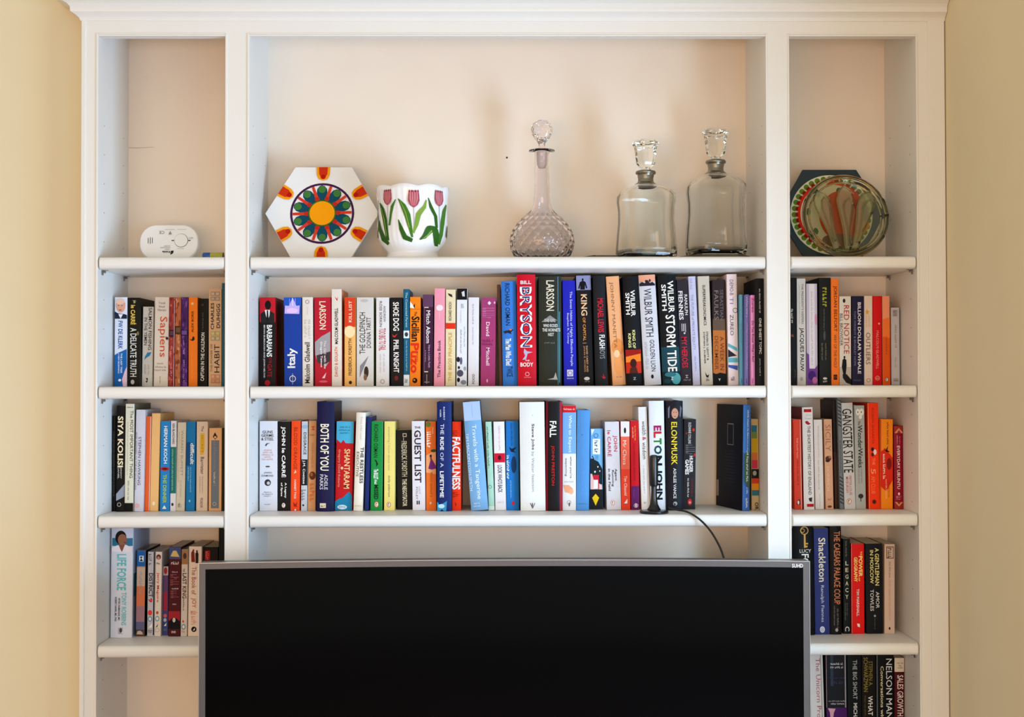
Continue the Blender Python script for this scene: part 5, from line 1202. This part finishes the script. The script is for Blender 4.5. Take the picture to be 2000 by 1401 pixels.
for cx, top, bot_, w in ((1303, 320, 462, 42), (1560, 335, 495, 56), (1797, 325, 470, 38)):
    h = bot_ - top
    wr_.stroke([(cx, top, w * .80), (cx, top + h * .25, w * .95), (cx, top + h * .6, w), (cx, top + h * .85, w * .7), (cx, bot_, w * .15)], '#b05a68')
    for q in (-.55, -.18, .2, .58):
        wr_.stroke([(cx + w * q, top + 4, w * .09), (cx + w * q * 1.05, top + h * .5, w * .12), (cx + w * q * .5, top + h * .9, w * .05)], '#d68c92')
    for q in (-.75, -.25, .3, .78):
        wr_.stroke([(cx + w * q, top - 6, w * .04), (cx + w * q, top + h * .1, w * .14)], '#8c3048')
mesh_obj('painted_tulips', wr_.v, wr_.f, wr_.mats, pot, midx=wr_.m)
for k in range(0):
    pass


# cut glass decanter
def spow(v, e): return math.copysign(abs(v) ** e, v)


yd = .115
dm = px_m(yd) / 4.67
dcx = X(970 + 414 / 4.67, 480, yd)
dz = Z(220 + 350 / 4.67, 1060, yd) - S1          # height of the collar
dec = empty('cut_glass_decanter', (dcx, yd, S1 + EPS), 'round-bellied cut glass decanter with long neck and ball stopper', 'decanter')
k_ = dz / ((1330 - 350) * dm)                    # fits the heights to the shelf
def zc(y): return (1330 - y) * dm * k_
outer = [(205, 1330), (228, 1322), (262, 1285), (288, 1230), (298, 1170), (292, 1110), (268, 1050), (232, 1000), (185, 950), (130, 905), (95, 865), (80, 820), (72, 740), (67, 600), (66, 480), (66, 380), (72, 362), (118, 355), (118, 347), (60, 345)]
V, fs = [], []
N = 180
for r, y in outer:
    for k in range(N):
        a = 2 * PI * k / N
        cut = 0
        if 880 < y < 1325:
            cut = 1
        V.append([r, y, a, cut])
# densify the belly so the diamond cuts show
dens = []
for (r0, y0), (r1, y1) in zip(outer[:-1], outer[1:]):
    n_ = 8 if y0 > 900 and y1 > 880 else 1
    for t in range(n_): dens.append((r0 + (r1 - r0) * t / n_, y0 + (y1 - y0) * t / n_))
dens.append(outer[-1])
V = []
for r, y in dens:
    for k in range(N):
        a = 2 * PI * k / N
        rr = r * dm
        if 905 < y < 1320:
            s = (y - 905) / 415 * 9
            c1 = abs(math.sin(10 * a + s * PI / 2))
            c2 = abs(math.sin(10 * a - s * PI / 2))
            rr *= 1 - .042 * (1 - min(c1, c2)) ** 2.0
        V.append((rr * math.cos(a), rr * math.sin(a), zc(y)))
inn = [(48, 350), (46, 480), (52, 600), (56, 740), (64, 820), (78, 865), (112, 910), (165, 955), (212, 1005), (248, 1055), (270, 1110), (276, 1170), (266, 1225), (240, 1270), (190, 1295), (2, 1300)]
for r, y in inn:
    for k in range(N):
        a = 2 * PI * k / N
        V.append((r * dm * math.cos(a), r * dm * math.sin(a), zc(y)))
M = len(dens) + len(inn)
fs = [(i * N + k, i * N + (k + 1) % N, (i + 1) * N + (k + 1) % N, (i + 1) * N + k) for i in range(M - 1) for k in range(N)]
fs += [tuple(range(N))[::-1], tuple((M - 1) * N + k for k in range(N))]
mesh_obj('bottle_body', V, fs, GLASS_MAUVE, dec, smooth=True)
# stopper: ground cone, waist, faceted ball
cone = [(3, 512), (30, 505), (44, 470), (46, 400), (47, 352), (30, 335), (28, 315), (30, 290), (48, 262), (78, 225), (97, 185), (101, 160), (97, 130), (80, 100), (52, 78), (22, 68), (2, 66)]
V = []
for i, (r, y) in enumerate(cone):
    for k in range(32):
        a = 2 * PI * k / 32
        rr = r * dm * (1 - (.035 if (i + k) % 2 and i > 8 else 0))
        V.append((rr * math.cos(a), rr * math.sin(a), zc(y) if y > 345 else zc(345) + (345 - y) * dm))
M = len(cone)
fs = [(i * 32 + k, i * 32 + (k + 1) % 32, (i + 1) * 32 + (k + 1) % 32, (i + 1) * 32 + k) for i in range(M - 1) for k in range(32)]
fs += [tuple(range(32))[::-1], tuple((M - 1) * 32 + k for k in range(32))]
st = mesh_obj('stopper', V, fs, [GLASS_MAUVE, GLASS_FROST], dec, midx=[1 if i < 4 * 32 else 0 for i in range((M - 1) * 32)] + [1, 0])
st.data.polygons.foreach_set('use_smooth', [i < 8 * 32 for i in range(len(st.data.polygons))])


# square decanters with pewter collars
def square_decanter(cxp, y, base_z, py_collar_top, py_stop_top, rotz, label, k_w=1.0):
    m = px_m(y) / 4.67
    cx = X(cxp, 450, y)
    zc_ = Z(py_collar_top, cxp, y)               # top of the pewter collar
    H = zc_ - base_z
    root = empty('square_decanter', (cx, y, base_z + EPS), label, 'decanter', 'square decanters with pewter collars', rot=(0, 0, rotz))
    hb_ = H / m                                   # height in crop pixels up to collar top (about 780)
    # section: half width, exponent, height fraction (crop px)
    body = [(238, 0), (250, 6), (256, 20), (259, 90), (250, 200), (239, 320), (239, 420), (250, 500), (250, 545), (228, 585), (180, 612), (120, 635), (78, 650), (62, 668)]
    f = (hb_ - 130) / 640.0
    N = 64
    V = []

    def sec(r, z, ex):
        for k in range(N):
            a = 2 * PI * k / N + PI / 4
            c, s_ = math.cos(a), math.sin(a)
            V.append((spow(c, ex) * r * m * k_w, spow(s_, ex) * r * m * k_w, z * m * f))
    for r, z in body: sec(r, z, .36 if z < 560 else (.36 + (z - 560) / 110 * .64))
    innr = [(50, 668), (60, 650), (100, 630), (165, 600), (210, 575), (230, 540), (232, 500), (222, 420), (222, 320), (233, 200), (240, 90), (236, 48), (210, 34), (4, 28)]
    for r, z in innr: sec(r, z, .46 if z < 560 else (.46 + (z - 560) / 110 * .54))
    M = len(body) + len(innr)
    fs = [(i * N + k, i * N + (k + 1) % N, (i + 1) * N + (k + 1) % N, (i + 1) * N + k) for i in range(M - 1) for k in range(N)]
    fs += [tuple(range(N))[::-1], tuple((M - 1) * N + k for k in range(N))]
    mesh_obj('bottle_body', V, fs, GLASS_CLEAR, root, smooth=True)
    z0 = 640 * m * f
    zt = H
    c = zt - z0
    g = G().lathe([(104 * m, z0 - 4 * m), (100 * m, z0 + 4 * m), (80 * m, z0 + .14 * c), (72 * m, z0 + .22 * c), (70 * m, z0 + .45 * c), (76 * m, z0 + .62 * c), (74 * m, z0 + .70 * c), (90 * m, z0 + .76 * c),
                   (94 * m, z0 + .86 * c), (88 * m, z0 + .96 * c), (70 * m, zt), (44 * m, zt), (44 * m, z0 + .2 * c), (62 * m, z0 + .1 * c)], 40, close=True)
    g.make('collar', PEWTER, root, smooth=True)
    # stopper: eight-sided with flared flat top
    zst = Z(py_stop_top, cxp, y) - base_z
    hs = zst - zt
    V = []
    prf = [(30, -.12), (40, 0), (44, .03), (48, .10), (76, .18), (84, .26), (98, .72), (102, .78), (118, .86), (116, .93), (96, 1.0)]
    for r, t in prf:
        for k in range(8):
            a = 2 * PI * k / 8 + PI / 8
            V.append((r * m * math.cos(a) * 1.03, r * m * math.sin(a) * 1.03, zt + hs * t))
    M = len(prf)
    fs = [(i * 8 + k, i * 8 + (k + 1) % 8, (i + 1) * 8 + (k + 1) % 8, (i + 1) * 8 + k) for i in range(M - 1) for k in range(8)]
    fs += [tuple(range(8))[::-1], tuple((M - 1) * 8 + k for k in range(8))]
    mesh_obj('stopper', V, fs, GLASS_CLEAR, root)
    return root


def tray(cxp, y, R, h, label):
    cx = X(cxp, 497, y)
    root = empty('pewter_tray', (cx, y, S1 + EPS), label, 'tray', 'hexagonal pewter trays')
    V = []
    prf = [(.88, 0), (.89, .12), (.97, .80), (1.0, .90), (1.0, 1.0), (.97, 1.0), (.02, 1.0)]
    for r, t in prf:
        for k in range(6):
            a = PI / 3 * k
            V.append((r * R * math.cos(a), r * R * math.sin(a), t * h))
    M = len(prf)
    fs = [(i * 6 + k, i * 6 + (k + 1) % 6, (i + 1) * 6 + (k + 1) % 6, (i + 1) * 6 + k) for i in range(M - 1) for k in range(6)]
    fs += [tuple(range(6))[::-1], tuple((M - 1) * 6 + k for k in range(6))]
    mesh_obj('tray_body', V, fs, PEWTER, root)
    return root


HT = .0115
tray(1192, .158, .078, HT, 'flat hexagonal pewter tray lying behind the shorter square decanter')
tray(1397, .128, .080, HT, 'hexagonal pewter tray under the taller square decanter')
square_decanter(1261.5, .075, S1, 334, 275, math.radians(11), 'clear square decanter with pewter collar standing directly on the shelf', .95)
square_decanter(1398.5, .128, S1 + HT + .0006, 313, 253, math.radians(14), 'clear square decanter with pewter collar standing on a tray', .92)

# right bay: dark hexagonal tile behind a round glass dish
NAVY = pmat('navy_glaze', '#10303f', .25, .5, noise=.25, scale=25)


def garden_design(p, cx, cz, R):
    s = R / 640.0
    p.ell(cx, cz, 486 * s, 486 * s, '#e4e6d2', 64)
    for k in range(36):
        a = 2 * PI * k / 36
        p.ell(cx + 440 * s * math.cos(a), cz + 440 * s * math.sin(a), 33 * s, 33 * s, '#6a9438', 14)
    for k in range(36):
        a = 2 * PI * k / 36
        p.ell(cx + 405 * s * math.cos(a), cz + 405 * s * math.sin(a), 27 * s, 27 * s, '#9c1a1a', 14)
    p.ring(cx, cz, 368 * s, 400 * s, '#e2401e', 64)
    p.ell(cx, cz, 370 * s, 370 * s, '#e9e6e6', 64)
    for k in range(7):
        a = 2 * PI * k / 7 + .35
        p.ell(cx + 300 * s * math.cos(a), cz + 300 * s * math.sin(a), 34 * s, 44 * s, '#2c7460', 18)
    p.ell(cx + 130 * s, cz - 30 * s, 285 * s, 320 * s, '#dc5a1e', 48)
    p.ell(cx + 190 * s, cz + 120 * s, 120 * s, 100 * s, '#c8401a', 30)
    p.poly([(cx + 400 * s, cz + 200 * s), (cx + 430 * s, cz + 20 * s), (cx + 410 * s, cz - 160 * s), (cx + 365 * s, cz - 60 * s), (cx + 350 * s, cz + 120 * s)], '#4a2c38')
    p.poly([(cx + 180 * s, cz - 400 * s), (cx + 250 * s, cz - 400 * s), (cx + 440 * s, cz - 150 * s), (cx + 420 * s, cz - 60 * s)], '#e0a412')
    p.ell(cx + 60 * s, cz - 330 * s, 200 * s, 90 * s, '#8c6c70', 24)


yr = .125
hex_tile('hexagonal_tile', 1533 + 551 / 5.837, 410, yr, 624 / 5.837 * px_m(yr), math.radians(9), .009,
         'dark navy hexagonal tile with green and red rings, behind glass dish', garden_design, TBACK, NAVY)
# glass dish
ygl = .060
gm = px_m(ygl) / 5.837
gx = X(1530 + 737 / 5.837, 430, ygl)
dish = empty('glass_dish', (gx, ygl, S1 + EPS + .0050), 'round olive-tinted glass dish with raised petal loops, leaning upright', 'dish', rot=(math.radians(-12), 0, 0))
Rg = 487 * gm
V = []
N = 72
prf = [(.02, .0105), (.5, .0105), (.80, .0085), (.90, .003), (.97, -.002), (1.0, -.001), (.995, .003), (.93, .0085), (.84, .0135), (.5, .0155), (.02, .0155)]
for r, yy in prf:
    for k in range(N):
        a = 2 * PI * k / N
        V.append((r * Rg * math.cos(a), yy, Rg + r * Rg * math.sin(a)))
M = len(prf)
fs = [(i * N + k, i * N + (k + 1) % N, (i + 1) * N + (k + 1) % N, (i + 1) * N + k) for i in range(M - 1) for k in range(N)]
fs += [tuple(range(N)), tuple((M - 1) * N + k for k in range(N))]
mesh_obj('dish_body', V, fs, GLASS_OLIVE, dish, smooth=True)


mesh_g = G()
for rr_, tr, yy in ((.985, .0048, .002), (.86, .0026, .0065)):
    ring_pts = [(rr_ * Rg * math.cos(2 * PI * k / 60), yy, Rg + rr_ * Rg * math.sin(2 * PI * k / 60)) for k in range(61)]
    mesh_g = G().tube(ring_pts, tr, 10)
    mesh_g.make('rim_ring', GLASS_OLIVE, dish, smooth=True)


GLASS_PETAL = pmat('satin_olive_glass', '#dcdcb4', .22, .5, noise=0, trans=.85, ior=1.45)


def petal(x0, y0, x1, y1, w0, w1, n=14):
    dx, dy = x1 - x0, y1 - y0
    L = math.hypot(dx, dy)
    ux, uy, nx, ny = dx / L, dy / L, -dy / L, dx / L
    left, right = [], []
    for i in range(n + 1):
        t = i / n
        wd = w0 + (w1 - w0) * (max(0, t - .25) / .5) ** 1.2 if t < .75 else w1 * math.sqrt(max(0, 1 - ((t - .75) / .25) ** 2))
        left.append((x0 + dx * t + nx * wd, y0 + dy * t + ny * wd))
        right.append((x0 + dx * t - nx * wd, y0 + dy * t - ny * wd))
    return left + right[-2::-1]


for (x0, y0, x1, y1, w0, w1) in ((620, 1190, 440, 490, 34, 92), (740, 1195, 745, 430, 30, 92), (820, 1190, 1030, 500, 36, 96)):
    pts = [((x - 737) * gm, (1287 - y) * gm) for x, y in petal(x0, y0, x1, y1, w0, w1)]
    G().extrude(pts, 'y', .0025, .0062).make('petal', GLASS_PETAL, dish, bevel=.0012, seg=3)
    G().tube([(x, .0022, z) for x, z in pts + pts[:1]], .0021, 8).make('petal_rim', GLASS_OLIVE, dish, smooth=True)
for (x0, y0, x1, y1, w0, w1) in ((590, 1100, 500, 570, 14, 44), (770, 1150, 785, 585, 16, 60), (860, 1120, 1040, 600, 16, 56)):
    pts = [((x - 737) * gm, (1287 - y) * gm) for x, y in petal(x0, y0, x1, y1, w0, w1)]
    G().tube([(x, .0012, z) for x, z in pts + pts[:1]], .0024, 8).make('petal_loop', GLASS_OLIVE, dish, smooth=True)

# carbon monoxide alarm, standing upside down in the left bay
ya = .115
am = px_m(ya) / 7.407
acx = X(185 + 1066 / 7.407, 470, ya)
alarm = empty('carbon_monoxide_alarm', (acx, ya, S1 + EPS + .0034), 'white oval carbon monoxide alarm standing upside down by left bay wall', 'alarm', rot=(math.radians(-6), 0, 0))
w2, h2 = 424 * am, (303 - 400) and ((Z(400 + 303 / 7.407, 328, ya) - S1) / 2)
WPL = pmat('white_plastic', '#eeeeee', .4, .4, noise=.01)


def stadium(w, h, n=14, ex=2.3):
    pts = []
    for i in range(56):
        a = 2 * PI * i / 56
        c, s_ = math.cos(a), math.sin(a)
        cx_ = (w - h) if c > 0 else -(w - h)
        if abs(c) < 1e-6: cx_ = 0
        pts.append((cx_ + h * spow(c, .9) * 1.0, h * spow(s_, .9)))
    return pts


V, fs = [], []
lay = [(.95, 0), (1.0, .003), (1.0, .016), (.96, .018), (.985, .020), (.985, .032)]
so = stadium(w2, h2)
N = len(so)
for sc_, yy in lay:
    for x, z in so: V.append((x * (1 - (1 - sc_) * .6), yy, h2 + z * sc_))
fs = [tuple(range(N)), tuple(range((len(lay) - 1) * N, len(lay) * N))[::-1]]
for i in range(len(lay) - 1):
    for k in range(N):
        fs.append((i * N + k, i * N + (k + 1) % N, (i + 1) * N + (k + 1) % N, (i + 1) * N + k))
mesh_obj('casing', V, fs, WPL, alarm, smooth=False)
def AX(x): return (x - 1066) * am
def AZ(y): return (303 - y) * am + 2 * h2
g = G().lathe([(95 * am, 0), (95 * am, .0020), (88 * am, .0028), (0.0002, .0028)], 40)
g.v = [(AX(1243) + a, .0002 - c, AZ(538) + b) for a, b, c in g.v]
g.make('test_button', WPL, alarm, smooth=False)
p = Print(lambda u: 0.0)
p.ring(AX(1243), AZ(538), 95 * am, 100 * am, '#4c4c4e', 40)
p.rect(AX(1105), AZ(546), AX(1140), AZ(532), '#202022', 1)
p.rect(AX(1345), AZ(546), AX(1378), AZ(532), '#202022', 1)
for x, a, b in ((767, 500, 580), (798, 490, 590), (828, 495, 580)): p.rect(AX(x - 4), AZ(b), AX(x + 4), AZ(a), '#2c2c2e', 1)
p.text(text_geo('Kidde', .03), AX(975), AZ(722), AX(1090), AZ(690), 'f', '#3a3a3c')
p.poly([(AX(1092), AZ(745)), (AX(1100), AZ(690)), (AX(1140), AZ(685)), (AX(1135), AZ(720)), (AX(1110), AZ(742))], '#3a3a3c')
p.text(text_geo('CARBON', .0), AX(1010), AZ(676), AX(1088), AZ(660), 'f', '#8c8c8e')
p.text(text_geo('MONOXIDE', .0), AX(945), AZ(652), AX(1088), AZ(636), 'f', '#8c8c8e')
p.text(text_geo('ALARM', .0), AX(1000), AZ(628), AX(1088), AZ(612), 'f', '#8c8c8e')
p.text(text_geo('CE', .0), AX(922), AZ(442), AX(998), AZ(398), 'f', '#77777a')
p.poly([(AX(1055), AZ(450)), (AX(1108), AZ(450)), (AX(1082), AZ(395))], '#a0a0a2')
p.text(dashes(16, 3), AX(1012), AZ(384), AX(1142), AZ(372), 'f', '#a8a8aa')
p.text(dashes(14, 4), AX(1190), AZ(384), AX(1312), AZ(372), 'f', '#a8a8aa')
p.text(dashes(8, 5), AX(1192), AZ(668), AX(1285), AZ(655), 'f', '#b0b0b2')
p.text(dashes(6, 6), AX(1358), AZ(520), AX(1415), AZ(492), 'f', '#a8a8aa')
p.make('printed_marks', alarm)

# battery beside it
yb_ = .075
x0, x1 = X(396, 497, yb_), X(438.5, 497, yb_)
bat = empty('battery', (x0, yb_, S1 + EPS), 'small blue and lime battery lying on its side', 'battery')
rb = .0082


def cyl_x(a, b, r, name, mat):
    g = G().lathe([(.0001, a), (r * .94, a), (r, a + .0008), (r, b - .0008), (r * .94, b), (.0001, b)], 28)
    g.v = [(c, p_, q + rb) for p_, q, c in g.v]
    return g.make(name, mat, bat, autosmooth=True)


Lb = x1 - x0
cyl_x(.0015, Lb * .36, rb, 'blue_sleeve', pmat('battery_blue', '#1450a0', .25, .5))
cyl_x(Lb * .36, Lb * .94, rb, 'lime_sleeve', pmat('battery_lime', '#a8a83c', .25, .5))
cyl_x(Lb * .94, Lb * .97, rb * .97, 'end_cap', BLACKP)
cyl_x(0, .0016, rb * .8, 'contact', METAL)

# antenna with its cable on the lower middle shelf
yn = .034
nm = px_m(yn) / 5.84
nx_ = X(1230 + 276 / 5.84, 950, yn)
ant = empty('antenna', (nx_, yn, SH[2] + EPS), 'small black magnetic-base antenna with a cable on the lower middle shelf', 'antenna')
h0 = 762


def nz(y): return (h0 - y) * nm
G().lathe([(.0001, 0), (158 * nm, 0), (164 * nm, .002), (164 * nm, 22 * nm), (155 * nm, 30 * nm), (90 * nm, 36 * nm), (.0001, 38 * nm)], 40).make('base', BLACKP, ant, autosmooth=True)
bz = 34 * nm
G().lathe([(.0001, bz), (76 * nm, bz), (78 * nm, bz + 8 * nm), (62 * nm, bz + 30 * nm), (44 * nm, bz + 70 * nm), (36 * nm, bz + 130 * nm), (32 * nm, bz + 230 * nm), (34 * nm, bz + 270 * nm), (.0001, bz + 270 * nm)], 28).make('stem', BLACKP, ant, autosmooth=True)
G().lathe([(.0001, bz + 270 * nm), (40 * nm, bz + 270 * nm), (48 * nm, bz + 290 * nm), (49 * nm, bz + 590 * nm), (44 * nm, bz + 618 * nm), (28 * nm, bz + 628 * nm), (.0001, bz + 630 * nm)], 28).make('rod', BLACKP, ant, autosmooth=True)
sz = SH[2]
cpts = []
for px_, py_, yy in ((1305, 992, .034), (1322, 996, .026), (1338, 999, .012), (1352, 1005, -.004), (1370, 1018, -.018), (1388, 1038, -.030), (1403, 1063, -.042), (1412, 1085, -.052), (1416, 1105, -.060), (1417, 1160, -.075), (1416, 1260, -.085), (1412, 1400, -.09)):
    xx, zz = W(px_, py_, yy)
    if yy > -.004: zz = max(zz, sz + .0030)
    cpts.append(Vector((xx - nx_, yy - yn, zz - sz - EPS)))
sm = []
for i in range(len(cpts) - 1):
    p0, p1, p2, p3 = cpts[max(0, i - 1)], cpts[i], cpts[i + 1], cpts[min(len(cpts) - 1, i + 2)]
    for k in range(6):
        t = k / 6
        sm.append(.5 * ((2 * p1) + (-p0 + p2) * t + (2 * p0 - 5 * p1 + 4 * p2 - p3) * t * t + (-p0 + 3 * p1 - 3 * p2 + p3) * t ** 3))
sm.append(cpts[-1])
G().tube(sm, .0023, 8).make('cable', BLACKP, ant, smooth=True)

# ================================================================== television
ytc, yte = -.165, -.200                           # centre of the curved panel, its edges
zt = Z(1093.5, 985, ytc)
xl_, xr_ = X(388, 1200, yte), X(1582, 1200, yte)
cx_t = (xl_ + xr_) / 2
wt = (xr_ - xl_) / 2
HTV = .700
LOWZ = .33
console = empty('media_console', (0, 0, 0), 'low white console under the television', 'console')
G().box(XL + .25, -.42, .05, XR - .25, -.02, LOWZ - .022).make('console_body', PAINT, console)
G().box(XL + .24, -.43, LOWZ - .022, XR - .24, -.018, LOWZ).make('console_top', PAINT, console, bevel=.002)
nd = 4
wdd = (XR - XL - .5) / nd
for i in range(nd):
    a = XL + .25 + i * wdd
    d = G().box(a + .003, -.438, .055, a + wdd - .003, -.4202, LOWZ - .026).make('door', PAINT, console, bevel=.002)
    k = G().lathe([(.0001, 0), (.007, 0), (.006, .012), (.012, .018), (.010, .024), (.0001, .025)], 16)
    k.v = [(a + (wdd - .04 if i % 2 == 0 else .04) + p_, -.438 - c, .24 + q) for p_, q, c in k.v]
    k.make('knob', METAL, d)
G().box(XL + .27, -.40, 0, XR - .27, -.03, .05).make('plinth', PAINT, console)

tv = empty('television', (cx_t, ytc, LOWZ + EPS), 'large curved black television with thin grey bezel', 'television')
zt_l = zt - LOWZ - EPS
zb_l = zt_l - HTV


def cy_(x): return (yte - ytc) * (x / wt) ** 2
def curved(x0, x1, z0, z1, f0, f1, n=28):
    """slab between x0..x1, z0..z1, front offset f0, back offset f1, following the curve"""
    V, fs = [], []
    for i in range(n + 1):
        x = x0 + (x1 - x0) * i / n
        y = cy_(x)
        V += [(x, y + f0, z0), (x, y + f0, z1), (x, y + f1, z1), (x, y + f1, z0)]
        if i:
            b = 4 * i
            for q in range(4): fs.append((b - 4 + q, b + q, b + (q + 1) % 4, b - 4 + (q + 1) % 4))
    fs += [(0, 1, 2, 3), (4 * n + 3, 4 * n + 2, 4 * n + 1, 4 * n)]
    return G().add(V, fs)


BEZ = pmat('dark_brushed_bezel', '#57514f', .38, .4, metal=.35, noise=.05)
RIM = pmat('silver_rim', '#a09c9a', .3, .5, metal=.8)
SCR = pmat('black_screen_glass', '#040405', .10, .08, noise=0)
bw = 12.6 * px_m(-.19)
ft = .0012
curved(-wt, wt, zb_l, zt_l, .004, .034).make('rear_shell', BLACKP, tv, bevel=.003)
g = curved(-wt + ft, wt - ft, zt_l - bw, zt_l - ft, -.001, .006)
g2 = curved(-wt + ft, -wt + bw, zb_l + bw, zt_l - bw, -.001, .006, 2)
g3 = curved(wt - bw, wt - ft, zb_l + bw, zt_l - bw, -.001, .006, 2)
g4 = curved(-wt + ft, wt - ft, zb_l + ft, zb_l + bw, -.001, .006)
for q in (g2, g3, g4): g.add(q.v, q.f)
g.make('bezel', BEZ, tv)
r_ = curved(-wt, wt, zt_l - ft, zt_l, -.0022, .006)
for q in (curved(-wt, -wt + ft, zb_l, zt_l - ft, -.0022, .006, 2), curved(wt - ft, wt, zb_l, zt_l - ft, -.0022, .006, 2), curved(-wt, wt, zb_l, zb_l + ft, -.0022, .006)): r_.add(q.v, q.f)
r_.make('outer_rim', RIM, tv)
curved(-wt + bw - .001, wt - bw + .001, zb_l + bw - .001, zt_l - bw + .001, .0014, .006).make('screen', SCR, tv)
pr_ = Print(lambda u: cy_(u) - .0012)
ux0 = X(1546, 1105, -.196) - cx_t
ux1 = X(1567.5, 1105, -.196) - cx_t
uz = Z(1109, 1556, -.196) - LOWZ
uz1 = Z(1101.5, 1556, -.196) - LOWZ
pr_.text(text_geo('SUHD', .01), ux0, uz, ux1, uz1, 'h', '#e8e0dc')
pr_.make('maker_lettering', tv)
G().box(-.06, .034, .02, .06, .060, zb_l + .20).make('neck', BLACKP, tv, bevel=.003)
G().box(-.34, -.06, 0, .34, .10, .012).make('foot', BLACKP, tv, bevel=.004)
G().box(-.05, .02, .010, .05, .062, .03).make('neck_base', BLACKP, tv, bevel=.002)
